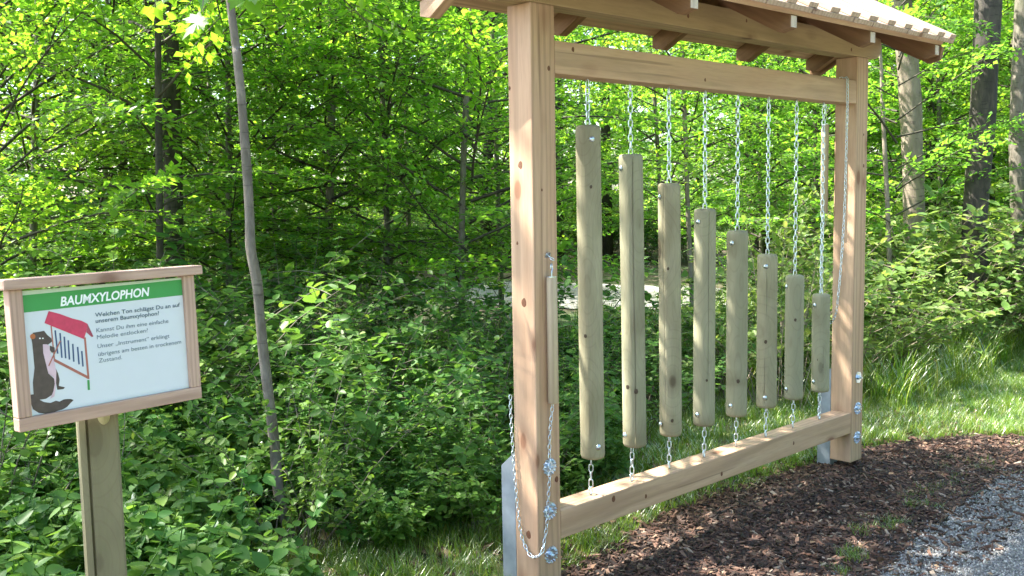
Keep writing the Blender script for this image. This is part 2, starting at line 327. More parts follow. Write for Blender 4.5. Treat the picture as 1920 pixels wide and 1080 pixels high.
# ridge beam with rounded nose at both ends (profile in X-Z)
za, zb = Z+.6730, Z+.784; R = .035
nose = [(2.50, za), (2.535, za+.008), (2.562, za+.035), (2.572, za+.07), (2.565, zb)]
poly = [(-.105, za)]+nose+[(-.15, zb), (-.158, za+.07), (-.145, za+.035), (-.125, za+.01)]
prism('ridge_beam', poly, -.001, .097, 1, (1, 0, 0), BEAM, fr, .004, xhint=(0, 1, 0))
for k in range(5):
    x0 = .502-.67+k*.67
    for sgn in (-1, 1):
        gr = (0, sgn*1, -SL)
        pl = [(YC, Z+.905), (YC+sgn*.357, Z+.711), (YC+sgn*.357, Z+.660), (YC+sgn*.302, Z+.648), (YC+sgn*.053, Z+.785), (YC, Z+.785)]
        if sgn > 0: pl = pl[::-1]
        prism('rafter', pl, x0, x0+.048, 0, gr, LARCH_SHADED if 0 < k else LARCH, fr, .0025)
# sawn pale end faces of the front rafters are their own thin caps
for k in range(5):
    x0 = .502-.67+k*.67
    box('rafter_end', (x0+.003, YC-.3592, Z+.663), (x0+.045, YC-.3572, Z+.709), (0, 1, 0), ENDGRAIN, fr, 0)
for sgn in (-1, 1):                             # bargeboard behind the last rafter
    pl = [(YC, Z+.918), (YC+sgn*.33, Z+.7385), (YC+sgn*.372, Z+.70), (YC+sgn*.36, Z+.640), (YC+sgn*.305, Z+.627), (YC, Z+.79)]
    if sgn > 0: pl = pl[::-1]
    prism('barge_board', pl, 2.562, 2.586, 0, (0, sgn, -SL), LARCH_SHADED, fr, .002)
cs, sn = 1/math.hypot(1, SL), SL/math.hypot(1, SL)
def slopebox(name, x0, x1, u0, u1, h0, h1, sgn, mat, grain, bevel=.002):
    """u = horizontal distance from the ridge line, h = height square to the slope above the rafter tops"""
    v = []
    for h in (h0, h1):
        for (x, u) in ((x0, u0), (x1, u0), (x1, u1), (x0, u1)):
            z = Z+.905-SL*u
            v.append((x, YC+sgn*(u+h*sn), z+h*cs))
    return solid(name, v, BOXF, grain, mat, fr, bevel, seg=1)
for sgn in (-1, 1):
    slopebox('eave_lath', -.18, 2.60, .300, .352, .0005, .024, sgn, LARCH, (1, 0, 0), .002)
    slopebox('ridge_lath', -.18, 2.60, .04, .085, .0005, .024, sgn, LARCH_SHADED, (1, 0, 0), .002)
    slopebox('lath', -.18, 2.60, .17, .215, .0005, .024, sgn, LARCH_SHADED, (1, 0, 0), .002)
    edges = [2.664-.171*i for i in range(18)]   # joints between the lower boards
    for i in range(17):
        a, b = edges[i+1], edges[i]; j = random.uniform(-.004, .004)
        if b < -.10: continue
        slopebox('roof_board', max(a+.0025, -.193), b-.0025, -.11 if sgn < 0 else .012, .372+j, .025, .047, sgn, LARCH_ROOF, (0, sgn, -SL), .0015)
    for i in range(17):
        x = edges[i]; wd = .036+random.uniform(-.002, .004); j = random.uniform(-.004, .004)
        if x < -.15: continue
        x0, x1 = x-wd, x+wd
        if i == 0: x0, x1 = 2.606, 2.668
        slopebox('cover_board', x0, x1, -.105 if sgn < 0 else .012, .366+j, .048, .069, sgn, LARCH_ROOF, (0, sgn, -SL), .0015)
# steel ground anchors: channels bolted to the rear face of the posts
for x in (0, LX):
    zt, t = Z-.95, .007
    v = [(x+.001, .1205), (x+.119, .1205), (x+.119, .195), (x+.119-t, .195), (x+.119-t, .1205+t), (x+.001+t, .1205+t), (x+.001+t, .195), (x+.001, .195)]
    n = 8; top = [zt, zt, zt-.065, zt-.065, zt-.006, zt-.006, zt-.065, zt-.065]
    V = [(p[0], p[1], -.25) for p in v]+[(p[0], p[1], q) for p, q in zip(v, top)]
    Fs = [(0, 1, 4, 5), (0, 5, 6, 7), (1, 2, 3, 4), (8, 13, 12, 9), (8, 15, 14, 13), (9, 12, 11, 10)]+[(i, i+8, (i+1) % 8+8, (i+1) % 8) for i in range(8)]
    me = me_from('steel_anchor', V, Fs, GALV); bm = bmesh.new(); bm.from_mesh(me); bmesh.ops.recalc_face_normals(bm, faces=bm.faces); bm.to_mesh(me); bm.free()
    put(bpy.data.objects.new('steel_anchor', me), Matrix.Identity(4), fr)
# toothed timber washers with nut
def washer_mesh(r=.032, hexagon=False):
    bm = bmesh.new(); nn = 48 if not hexagon else 6; ring = []
    for h, kf in ((0, 1), (.003, .97)):
        L = []
        for i in range(nn):
            a = 2*math.pi*i/nn+.3; rr = r*kf*(1+(.10*math.cos(12*a) if not hexagon else 0)); L.append(bm.verts.new((rr*math.cos(a), rr*math.sin(a), h)))
        ring.append(L)
    inner = [bm.verts.new((r*.55*math.cos(2*math.pi*i/nn+.3), r*.55*math.sin(2*math.pi*i/nn+.3), .0015)) for i in range(nn)]
    for i in range(nn):
        j = (i+1) % nn; bm.faces.new((ring[0][i], ring[0][j], ring[1][j], ring[1][i])); bm.faces.new((ring[1][i], ring[1][j], inner[j], inner[i]))
    bm.faces.new(inner); return me_bm('washer', bm, ZINC)
def tooth_mesh(r=.032):
    bm = bmesh.new()
    for i in range(12):
        a = 2*math.pi*i/12+.3
        p = [bm.verts.new((q*math.cos(a+d), q*math.sin(a+d), h)) for q, d, h in ((r*.62, -.11, .003), (r*.62, .11, .003), (r*1.0, .09, .003), (r*1.0, -.09, .003))]
        t = bm.verts.new((r*.88*math.cos(a), r*.88*math.sin(a), .012))
        for k in range(4): bm.faces.new((p[k], p[(k+1) % 4], t))
    return me_bm('washer_teeth', bm, ZINC)
def nut_mesh():
    bm = bmesh.new()
    bmesh.ops.create_cone(bm, cap_ends=True, segments=6, radius1=.0125, radius2=.0125, depth=.010, matrix=Matrix.Translation((0, 0, .007)))
    bmesh.ops.create_cone(bm, cap_ends=True, segments=12, radius1=.006, radius2=.0055, depth=.012, matrix=Matrix.Translation((0, 0, .016)))
    return me_bm('nut', bm, ZINC)
WM, WT, WN, WH = washer_mesh(), tooth_mesh(), nut_mesh(), washer_mesh(.034, True)
for x, z, hx in ((.063, -.995, 0), (.062, -1.162, 0), (.065, -1.33, 0), (2.388-.006, -.994, 1), (2.382-.004, -1.16, 0), (2.378, -1.318, 0)):
    Mx = frame_m((x, -.0005, Z+z), (0, -1, 0), (random.uniform(-1, 1), 0, random.uniform(-1, 1)))
    w_ = put(bpy.data.objects.new('washer', WH if hx else WM), Mx, fr)
    if not hx: put(bpy.data.objects.new('washer_teeth', WT), Mx, w_)
    put(bpy.data.objects.new('nut', WN), Mx, w_)
# ---------------------------------------------------------------- chains
def link_mesh(L, W, r, name='chain_link', sides=7, n=20):
    """stadium ring in the local X-Z plane"""
    pts = []
    hs = L/2-W/2; rr = W/2-r
    for i in range(n):
        a = 2*math.pi*i/n; pts.append(Vector((rr*math.cos(a), 0, rr*math.sin(a)+(hs if math.sin(a) >= 0 else -hs))))
    V, F = [], []
    for i, p in enumerate(pts):
        t = (pts[(i+1) % n]-pts[i-1]).normalized(); o_ = t.cross(Vector((0, 1, 0)))
        for k in range(sides):
            a = 2*math.pi*k/sides; V.append(p+(o_*math.cos(a)+Vector((0, 1, 0))*math.sin(a))*r)
    for i in range(n):
        for k in range(sides):
            j = (i+1) % n; F.append((i*sides+k, i*sides+(k+1) % sides, j*sides+(k+1) % sides, j*sides+k))
    return me_from(name, V, F, ZINC, True)
LINK = link_mesh(.036, .021, .0026); EYE_RING = link_mesh(.036, .030, .0034, 'eye_ring')
SMALL = link_mesh(.023, .0145, .0019, 'small_link', 5, 14)
def link_mats(path, pitch, tw0=0.0):
    P = [Vector(p) for p in path]; d = [0]
    for a, b in zip(P, P[1:]): d.append(d[-1]+(b-a).length)
    n = max(1, round(d[-1]/pitch)); out = []
    def pos(s):
        for i in range(len(P)-1):
            if s <= d[i+1] or i == len(P)-2: return P[i].lerp(P[i+1], (s-d[i])/max(1e-9, d[i+1]-d[i]))
    for i in range(n):
        s = (i+.5)*d[-1]/n; p = pos(s); t = (pos(min(d[-1], s+pitch*.5))-pos(max(0, s-pitch*.5))).normalized()
        a = tw0+(math.pi/2 if i % 2 else 0)+random.uniform(-.18, .18)
        out.append(frame_m(p, t, (.3, .95, .02)) @ Matrix.Rotation(a, 4, 'Z'))
    return out
def joined_chain(name, path, pitch, mesh, parent, tw0=0.0):
    bm = bmesh.new()
    for m in link_mats(path, pitch, tw0): k = len(bm.verts); bm.from_mesh(mesh); bm.verts.ensure_lookup_table(); bmesh.ops.transform(bm, matrix=m, verts=bm.verts[k:])
    o = put(bpy.data.objects.new(name, me_bm(name, bm, ZINC, True)), Matrix.Identity(4), parent); o['kind'] = 'stuff'; return o
# ---------------------------------------------------------------- hanging logs
def log_mesh(L, r, seed, cracks):
    """turned log, local Z up, with chamfered ends and real drying cracks"""
    angs = sorted([2*math.pi*i/40 for i in range(40)]+[c[0]+d for c in cracks for d in (-.035, 0, .035)])
    zs = [0, .004, .016]+[.016+(L-.032)*i/26 for i in range(1, 26)]+[L-.016, L-.004, L]
    rf = [.72, .93, 1]+[1]*25+[1, .93, .72]
    V, F = [], []; m = len(angs)
    for zi, z in enumerate(zs):
        for a in angs:
            rr = r*rf[zi]*(1+.022*noise.noise(Vector((math.cos(a)*.8+seed, math.sin(a)*.8, z*1.5)))+.008*noise.noise(Vector((math.cos(a)*3, math.sin(a)*3+seed, z*6))))
            aa = a
            for c, z0, z1 in cracks:
                f = max(0, min(1, (z-z0*L)/.05, (z1*L-z)/.05)); sh = .16*noise.noise(Vector((seed, z*2.2, c)))
                if abs(a-c) < .04: aa = a+sh; 
                if abs(a-c) < 1e-6: rr -= .016*f
                elif abs(a-c) < .04: aa = c+sh+(a-c)*(.25+.75*f)
            V.append((rr*math.cos(aa), rr*math.sin(aa), z-L))
    for i in range(len(zs)-1):
        for k in range(m): F.append((i*m+k, i*m+(k+1) % m, (i+1)*m+(k+1) % m, (i+1)*m+k))
    F.append(tuple(range(m-1, -1, -1))); F.append(tuple((len(zs)-1)*m+k for k in range(m)))
    me = me_from('log_body', V, F, LOGM, True)
    for q_ in (len(F)-1, len(F)-2): me.polygons[q_].use_smooth = False
    return me
def bolt_mesh():
    bm = bmesh.new(); bmesh.ops.create_uvsphere(bm, u_segments=14, v_segments=8, radius=.0085)
    bmesh.ops.transform(bm, matrix=Matrix.Diagonal((1, 1, .6, 1)), verts=bm.verts)
    bmesh.ops.create_cone(bm, cap_ends=True, segments=16, radius1=.0105, radius2=.0105, depth=.0025); return me_bm('bolt', bm, ZINC, True)
BOLT = bolt_mesh()
ORD = ['longest', 'second longest', 'third longest', 'fourth longest', 'fifth longest', 'third shortest', 'second shortest', 'shortest']
WHERE = ['beside the near post', 'with one long crack, next to the longest', 'with a wandering crack, between second and fourth', 'with a straight crack, midway along the beam',
         'dark knot near its top, right of mid row', 'hanging third from the far post', 'hanging second from the far post', 'hanging right beside the far post']
ztop = [.262, .157, .041, -.071, -.175, -.296, -.412, -.526]
xs_ = [.344, .593, .838, 1.088, 1.334, 1.582, 1.826, 2.078]; dia = [.0955, .096, .093, .095, .096, .095, .0895, .089]
vd = math.atan2(CAM.y-YC, CAM.x-1)            # direction towards the viewer in plan
# bolt screen offsets (fraction of radius to the right) for upper and lower bolts
BO = [(.3, .62), (-.82, -.62), (-.85, -.82), (-.62, -.68), (-.5, -.55), (-.15, -.12), (-.88, -.80), (-.70, -.72)]
CRK = [[], [(.15, .02, 1.0)], [(-.5, .1, 1.0)], [(.42, .2, 1.0)], [(1.0, .3, .7)], [(-.2, .0, .35)], [(.7, .4, .9)], [(.3, .1, .5)]]
for i in range(8):
    L = ztop[i]+1.030; X = xs_[i]; r = dia[i]/2; zt = Z+ztop[i]
    t = thing('hanging_log', f'{ORD[i]} hanging log, {WHERE[i]}', 'log', (X, YC, zt), 'chime logs hanging on chains in the timber frame')
    va = math.atan2(CAM.y-YC, CAM.x-X)         # towards the camera from this log
    cr = [((va+c[0]) % (2*math.pi), c[1], c[2]) for c in CRK[i]]
    lean = Matrix.Rotation(random.uniform(-.004, .004), 4, 'X') @ Matrix.Rotation(random.uniform(-.006, .006)+(-.004), 4, 'Y')
    b = put(bpy.data.objects.new('log_body', log_mesh(L, r, i*7.3, cr)), Matrix.Translation((X, YC, zt)) @ lean, t)
    for f, zz in ((BO[i][0], -.055), (BO[i][1], -L+.055)):
        a = va+math.asin(f)                    # right in the picture = counter-clockwise seen from above
        for aa in (a, a+math.pi):
            d = Vector((math.cos(aa), math.sin(aa), 0)); put(bpy.data.objects.new('bolt', BOLT), frame_m(Vector((X, YC, zt+zz))+d*(r+.0008), d), t)
    top = Vector((X, YC, Z+.432)); mats = link_mats([top, Vector((X, YC, zt-.008))], .0285, random.uniform(.2, 1.2))
    for m_ in mats: put(bpy.data.objects.new('chain_link', LINK), m_, t)
    low = [Vector((X, YC, zt-L+.006)), Vector((X-.003, YC, Z-1.1745+.030))]
    for m_ in link_mats(low, .0285, random.uniform(.2, 1.2)): put(bpy.data.objects.new('chain_link', LINK), m_, t)
    put(bpy.data.objects.new('eye_ring', EYE_RING), Matrix.Translation((X-.004, YC, Z-1.1745+.0165)) @ Matrix.Rotation(random.uniform(.1, .6), 4, 'Z'), t)
# ---------------------------------------------------------------- knots in the timber: slightly proud discs of darker wood
KNOTM = wood('knot_wood', (.20, .09, .045), (.12, .05, .028), (.05, .025, .015), grain=5, knots=False); KNOTD = plain('dark_knot', (.075, .05, .03), .8, 0, .4, 90)
def knot_mesh(seed, mat, el):
    g = random.Random(seed); nn = 14; bm = bmesh.new(); o_ = []; i_ = []
    for k in range(nn):
        a = 2*math.pi*k/nn; r = 1+g.uniform(-.12, .12); o_.append(bm.verts.new((r*math.cos(a), r*el*math.sin(a), -.02))); i_.append(bm.verts.new((r*.8*math.cos(a), r*el*.8*math.sin(a), .05)))
    for k in range(nn): j = (k+1) % nn; bm.faces.new((o_[k], o_[j], i_[j], i_[k]))
    bm.faces.new(i_); return me_bm('knot', bm, mat, True)
KN = [knot_mesh(i, KNOTM, 1.35) for i in range(3)]; KD = [knot_mesh(i+5, KNOTD, 1.3) for i in range(3)]
def knot(pos, nrm, size, parent, pool): put(bpy.data.objects.new('knot', random.choice(pool)), frame_m(Vector(pos)+Vector(nrm)*.0002, nrm, Vector(nrm).cross(Vector((0, 0, 1)))) @ Matrix.Diagonal((size, size, .004, 1)), parent)
for y, z, r in [(.062, .11, .011), (.055, -.385, .0125), (.112, .385, .006), (.05, -1.25, .012), (.085, -.17, .005)]: knot((0, y, Z+z), (-1, 0, 0), r, fr, KN)
for x, z, r in [(.088, .45, .007), (.10, -1.05, .009), (.045, .02, .004), (2.40, .12, .007), (2.395, .28, .005)]: knot((x, 0, Z+z), (0, -1, 0), r, fr, KN)
for x, z, r in [(.215, .527, .007), (1.02, .47, .006), (.42, -1.20, .010), (.62, -1.235, .007), (1.15, -1.255, .008), (1.75, -1.23, .007)]: knot((x, .001, Z+z), (0, -1, 0), r, fr, KN)
for x, z, r in [(.9, .72, .007), (1.32, .745, .006), (2.25, .70, .007)]: knot((x, -.001, Z+z), (0, -1, 0), r, fr, KN)
LOGS = [o_ for o_ in COL.objects if o_.name.startswith('hanging_log')]
for i, off, zr, r in [(0, -.35, .62, .006), (1, .35, .80, .0085), (1, -.35, .785, .0075), (2, .25, .93, .006), (2, -.1, .33, .005), (3, .2, .78, .005), (4, .15, .80, .008), (5, -.1, .56, .007), (6, .1, .35, .006), (7, .3, .72, .0085), (7, -.2, .66, .0065), (0, .2, .18, .005)]:
    t = LOGS[i]; L_ = ztop[i]+1.030; a = math.atan2(CAM.y-YC, CAM.x-xs_[i])+math.asin(off); d = Vector((math.cos(a), math.sin(a), 0)); zz = Z-1.03+L_*(1-zr)
    knot(Vector((xs_[i], YC, zz))+d*(dia[i]/2*1.004), d, r, t, KD)
# ---------------------------------------------------------------- mallets
def mallet_mesh():
    V, F = [], []; r, L = .0195, .462; n = 28; zs = [(0, .9), (.003, 1), (L-.003, 1), (L, .9)]
    for z, f in zs:
        for k in range(n): a = 2*math.pi*k/n; V.append((r*f*math.cos(a), r*f*math.sin(a), -z))
    for i in range(3):
        for k in range(n): F.append((i*n+k, (i+1)*n+k, (i+1)*n+(k+1) % n, i*n+(k+1) % n))
    F.append(tuple(range(n))); F.append(tuple(3*n+k for k in range(n-1, -1, -1))); return me_from('beater_stick', V, F, HANDLE, True)
def hook_mesh():
    pts = [Vector((0, .0, -.004)), Vector((0, 0, .012)), Vector((.004, 0, .02)), Vector((.012, 0, .03)), Vector((.010, 0, .043)), Vector((0, 0, .047)), Vector((-.009, 0, .040)), Vector((-.010, 0, .03))]
    V, F = tube_arrays(spline(pts, 3), [.0026]*22, 6); V2, F2 = tube_arrays([Vector((0, 0, -.002)), Vector((0, 0, .0015))], [.018, .018], 20, len(V)); return me_from('screw_hook', V+V2, F+F2, ZINC)
MAL, HOOK = mallet_mesh(), hook_mesh()
m1 = thing('beater', 'round wooden beater with chain, hung on the front face of the near post', 'beater', (.066, -.024, Z-.292))
o = put(bpy.data.objects.new('beater_stick', MAL), Matrix.Translation((.066, -.022, Z-.292)), m1)
put(bpy.data.objects.new('screw_hook', HOOK), Matrix.Translation((.066, -.022, Z-.291)) @ Matrix.Rotation(.5, 4, 'Z'), m1)
put(bpy.data.objects.new('wall_hook', HOOK), frame_m((.066, -.004, Z-.215), (.0, -.85, -.5)) @ Matrix.Scale(.7, 4), m1)
pp = [(.066, -.020, Z-.752), (.058, -.012, Z-.85), (.054, -.010, Z-.94), (.050, -.016, Z-.995), (.044, -.012, Z-1.10), (.036, -.010, Z-1.205), (.020, -.012, Z-1.262), (.0, -.020, Z-1.296), (-.012, 0, Z-1.318), (-.013, .03, Z-1.318), (-.011, .058, Z-1.292),
      (-.010, .085, Z-1.23), (-.010, .107, Z-1.06), (-.010, .118, Z-.93), (-.010, .126, Z-.80), (-.004, .132, Z-.735)]
joined_chain('tether_chain', spline(pp, 3), .0175, SMALL, m1)
m2 = thing('beater', 'round wooden beater hung behind the far post, half hidden by the last chain', 'beater', (2.272, .15, Z+.337))
put(bpy.data.objects.new('beater_stick', MAL), Matrix.Translation((2.272, .15, Z+.337)), m2)
put(bpy.data.objects.new('screw_hook', HOOK), Matrix.Translation((2.272, .15, Z+.338)), m2)
put(bpy.data.objects.new('wall_hook', HOOK), frame_m((2.272, .115, Z+.45), (.0, .6, -.7)), m2)
joined_chain('hanging_chain', [(2.272, .148, Z+.445), (2.272, .15, Z+.385)], .0175, SMALL, m2)
pp = [(2.196, .05, Z+.555), (2.196, .0, Z+.557), (2.196, -.010, Z+.54), (2.197, -.012, Z+.41), (2.195, -.011, Z+.15), (2.188, -.010, Z-.12), (2.166, -.008, Z-.39), (2.148, -.004, Z-.55), (2.150, .01, Z-.64), (2.165, .05, Z-.69), (2.185, .09, Z-.67), (2.205, .12, Z-.56), (2.235, .14, Z-.38), (2.270, .15, Z-.128)]
joined_chain('tether_chain', spline(pp, 4), .0175, SMALL, m2)
# ---------------------------------------------------------------- the sign
TH, TL = math.radians(6.378), math.radians(1.889)
rr = Vector((math.cos(TH), math.sin(TH), 0)); nn_ = Vector((math.sin(TH), -math.cos(TH), 0)); up = Vector((0, 0, 1))*math.cos(TL)-nn_*math.sin(TL); fwd = rr.cross(up)
SC = Vector((-1.514, -.05, Z-.343))
SM = Matrix(((rr.x, -fwd.x, up.x, SC.x), (rr.y, -fwd.y, up.y, SC.y), (rr.z, -fwd.z, up.z, SC.z), (0, 0, 0, 1)))   # local x right, y away from the viewer, z up
sg = thing('information_sign', 'wood framed sign with green heading BAUMXYLOPHON and a marten picture on a post', 'sign', (SC.x, SC.y, 0))
def sbox(name, x0, x1, y0, y1, z0, z1, grain, mat, bevel=.0025, parent=None):
    v = [SM @ Vector(p) for p in [(x0, y0, z0), (x1, y0, z0), (x1, y1, z0), (x0, y1, z0), (x0, y0, z1), (x1, y0, z1), (x1, y1, z1), (x0, y1, z1)]]
    return solid(name, v, BOXF, SM.to_3x3() @ Vector(grain), mat, parent or sg, bevel)
sbox('cap_rail', -.248, .256, -.020, .036, .1535, .178, (1, 0, 0), SIGNWOOD, .004)
sbox('stile', -.235, -.2040, -.010, .022, -.144, .1530, (0, 0, 1), SIGNWOOD)
sbox('stile', .2045, .235, -.010, .022, -.144, .1530, (0, 0, 1), SIGNWOOD)
sbox('bottom_rail', -.235, .235, -.010, .022, -.176, -.1445, (1, 0, 0), SIGNWOOD)
pan = sbox('sign_panel', -.2036, .2040, .000, .006, -.1440, .1485, (0, 0, 1), PANEL, 0)
def flat(name, poly, depth, mat, parent=pan):
    """a printed shape lying on the panel; its own thickness a fraction of a millimetre"""
    V = [SM @ Vector((x, -depth, z)) for x, z in poly]; n = len(poly)
    bm = bmesh.new(); vs = [bm.verts.new(v) for v in V]; f = bm.faces.new(vs); bmesh.ops.triangulate(bm, faces=[f])
    bmesh.ops.recalc_face_normals(bm, faces=bm.faces)
    me = me_bm(name, bm, mat); return put(bpy.data.objects.new(name, me), Matrix.Identity(4), parent)
flat('edge_strip', [(-.2035, .1385), (.2035, .1435), (.2035, .1484), (-.2035, .1484)], .0004, PSTRIP)
flat('heading_band', [(-.2035, .1385), (-.2035, .0985), (.2035, .1025), (.2035, .1435)], .0005, PGREEN)
# picture coordinates -> panel coordinates (a plane-to-plane map fixed by the panel's four corners)
src = [(39.8, 548.5), (339, 518), (58.3, 783), (354.8, 731.3)]; dst = [(-.2036, .1485), (.2036, .1485), (-.2036, -.1485), (.2036, -.1485)]
A, B_ = [], []
for (x, y), (u, v) in zip(src, dst):
    A += [[x, y, 1, 0, 0, 0, -u*x, -u*y], [0, 0, 0, x, y, 1, -v*x, -v*y]]; B_ += [u, v]
Hm = np.append(np.linalg.solve(np.array(A), np.array(B_)), 1).reshape(3, 3)
def q(x, y):
    p = Hm @ np.array([x/3, 470+y/3, 1]); return (p[0]/p[2], p[1]/p[2])
def bar(name, x0, y0, x1, y1, w_, depth, mat):
    L_ = math.hypot(x1-x0, y1-y0); ox, oy = -(y1-y0)/L_*w_/2, (x1-x0)/L_*w_/2
    flat(name, [q(x0+ox, y0+oy), q(x1+ox, y1+oy), q(x1-ox, y1-oy), q(x0-ox, y0-oy)], depth, mat)
for a in [(306, 450, 320, 580), (333, 465, 343, 603), (356, 485, 364, 606), (378, 505, 385, 613), (403, 525, 409, 625), (430, 542, 438, 640), (453, 565, 460, 652)]: bar('printed_bar', *a, 9, .0005, PBLUE)
bar('printed_post', 284, 425, 302, 615, 7, .0005, PWOOD); bar('printed_post', 470, 488, 491, 722, 11, .0005, PWOOD); bar('printed_rail', 300, 615, 490, 715, 15, .0006, PWOOD); bar('printed_foot', 490, 728, 493, 784, 13, .0005, PGREEN)
flat('printed_roof', [q(*p) for p in [(270, 343), (330, 358), (400, 383), (450, 395), (485, 412), (478, 455), (465, 498), (247, 410)]], .0007, PRED)
flat('printed_gable', [q(*p) for p in [(485, 412), (518, 483), (508, 486), (478, 460)]], .0006, PRED2)
flat('printed_tail', [q(*p) for p in [(172, 808), (171, 850), (185, 890), (215, 910), (270, 918), (320, 900), (345, 893), (372, 878), (388, 860), (408, 840), (385, 848), (392, 834), (370, 846), (374, 834), (352, 846), (354, 836), (330, 848), (310, 843), (280, 855), (245, 850), (222, 838), (192, 806)]], .0006, PBROWN)
flat('printed_leg', [q(*p) for p in [(308, 660), (322, 690), (331, 725), (326, 760), (360, 768), (352, 778), (318, 782), (310, 740)]], .0005, PBROWN)
flat('printed_body', [q(*p) for p in [(174, 492), (184, 464), (215, 459), (245, 453), (262, 475), (285, 495), (289, 512), (270, 528), (250, 540), (246, 570), (258, 625), (268, 690), (300, 720), (306, 765), (292, 808), (255, 832), (215, 838), (188, 808), (184, 740), (193, 660), (186, 580), (180, 520)]], .0007, PBROWN)
flat('printed_belly', [q(*p) for p in [(238, 528), (262, 528), (278, 540), (282, 590), (300, 622), (312, 680), (310, 760), (302, 818), (278, 832), (296, 790), (304, 745), (298, 712), (268, 690), (256, 640), (240, 575)]], .0009, PPINK)
flat('printed_arm', [q(*p) for p in [(276, 535), (302, 545), (304, 568), (288, 576), (276, 560)]], .0010, PBROWN)
bar('printed_stick', 270, 648, 334, 508, 7, .0011, PWOOD)
flat('printed_ear', [q(183+15*math.cos(a), 485+15*math.sin(a)) for a in [k*math.pi/6 for k in range(12)]], .0009, PORANGE)
for ex in (222, 238): flat('printed_eye', [q(ex+5*math.cos(a), 495+4*math.sin(a)) for a in [k*math.pi/4 for k in range(8)]], .0010, PWHITE)
def text(s, x0, x1, zc, h, mat, bold=0, shear=0, slope=0):
    cu = bpy.data.curves.new('t', 'FONT'); cu.body = s; cu.size = 1; cu.offset = bold; cu.shear = shear; cu.resolution_u = 3; cu.fill_mode = 'FRONT'
    ob = bpy.data.objects.new('t', cu); COL.objects.link(ob); dg = bpy.context.evaluated_depsgraph_get(); me = bpy.data.meshes.new_from_object(ob.evaluated_get(dg))
    bpy.data.objects.remove(ob); bpy.data.curves.remove(cu)
    c = np.zeros(len(me.vertices)*3); me.vertices.foreach_get('co', c); c = c.reshape(-1, 3)
    xa, xb = c[:, 0].min(), c[:, 0].max(); X = x0+(c[:, 0]-xa)/(xb-xa)*(x1-x0); Zz = zc+(c[:, 1]-.36)*h+(X-x0)*slope
    W_ = np.array([SM @ Vector((x, -.0008, z)) for x, z in zip(X, Zz)]); me.vertices.foreach_set('co', W_.ravel()); me.update(); me.materials.clear(); me.materials.append(mat)
    o = put(bpy.data.objects.new('printed_text', me), Matrix.Identity(4), pan); return o
text('BAUMXYLOPHON', -.116, .112, .1165, .0305, PWHITE, .028, .18, .018)
for s, a, b, z, bd in [('Welchen Ton schlägst Du an auf', -.034, .194, .0755, .012), ('unserem Baumxylophon?', -.034, .134, .0605, .012), ('Kannst Du ihm eine einfache', -.034, .158, .0375, 0), ('Melodie entlocken?', -.034, .100, .0205, 0),
                       ('Unser „Instrument“ erklingt', -.034, .158, -.0015, 0), ('übrigens am besten in trockenem', -.034, .190, -.0215, 0), ('Zustand.', -.034, .026, -.0375, 0)]:
    text(s, a, b, z, .0145, PTEXT if bd else PTEXT2, bd, .05, .012)
# sign post, squared with a groove down the front
px0, px1 = -.046, .046; pl = [(px0, .004), (px0+.014, .0), (px0+.018, .010), (px0+.022, .0), (px1-.006, .0), (px1, .006), (px1, .088), (px0, .088)]
PA = TH-math.radians(20); PR = Vector((math.cos(PA), math.sin(PA), 0)); A0 = Vector((-math.sin(PA), math.cos(PA), 0)); PC = SC+rr*(-.027)+Vector((0, 1, 0))*.040
V = []
for z in (-.3, SC.z+.12):
    for x, y in pl: p = PC+PR*x+A0*y; V.append((p.x, p.y, z))
n = 8; Fs = [tuple(range(n)), tuple(range(2*n-1, n-1, -1))]+[(i, i+n, (i+1) % n+n, (i+1) % n) for i in range(n)]
solid('sign_post', V, Fs, (0, 0, 1), POSTM, sg, 0)
bm = bmesh.new(); bmesh.ops.create_cone(bm, cap_ends=True, segments=28, radius1=.0160, radius2=.0145, depth=.003, matrix=Matrix.Diagonal((1, 1.75, 1, 1)))
pc = PC+PR*.012-A0*.0008+Vector((0, 0, -.180)); put(bpy.data.objects.new('routed_patch', me_bm('routed_patch', bm, wood('fresh_cut_wood', (.50, .46, .26), (.42, .38, .20), (.3, .25, .15), knots=False), True)), frame_m(pc, -A0, PR), sg)

# ================================================================ vegetation
def ortho(n, d):
    d = d-n*np.sum(n*d, 1, keepdims=True); d /= np.linalg.norm(d, axis=1, keepdims=True)+1e-9
    return n, d, np.cross(d, n)
OV6 = (np.array([(0, 0, 0), (.24, .12, .03), (.33, .38, .05), (.22, .72, .02), (0, 1.0, -.08), (-.22, .72, .02), (-.33, .38, .05), (-.24, .12, .03)]), [(0, 1, 2, 3, 4), (0, 4, 5, 6, 7)])
OV4 = (np.array([(0, 0, 0), (.30, .45, .07), (0, 1.0, -.05), (-.30, .45, .07)]), [(0, 1, 2), (0, 2, 3)])
def leaves_arrays(P, D, Nn, size, tmpl):
    """one small folded leaf blade at every P, along D, facing Nn"""
    T, F = tmpl; n_, d_, s_ = ortho(Nn/np.linalg.norm(Nn, axis=1, keepdims=True), D)
    W = P[:, None]+size[:, None, None]*(T[None, :, 0:1]*s_[:, None]+T[None, :, 1:2]*d_[:, None]+T[None, :, 2:3]*n_[:, None])
    return W.reshape(-1, 3), F, len(T), len(P)
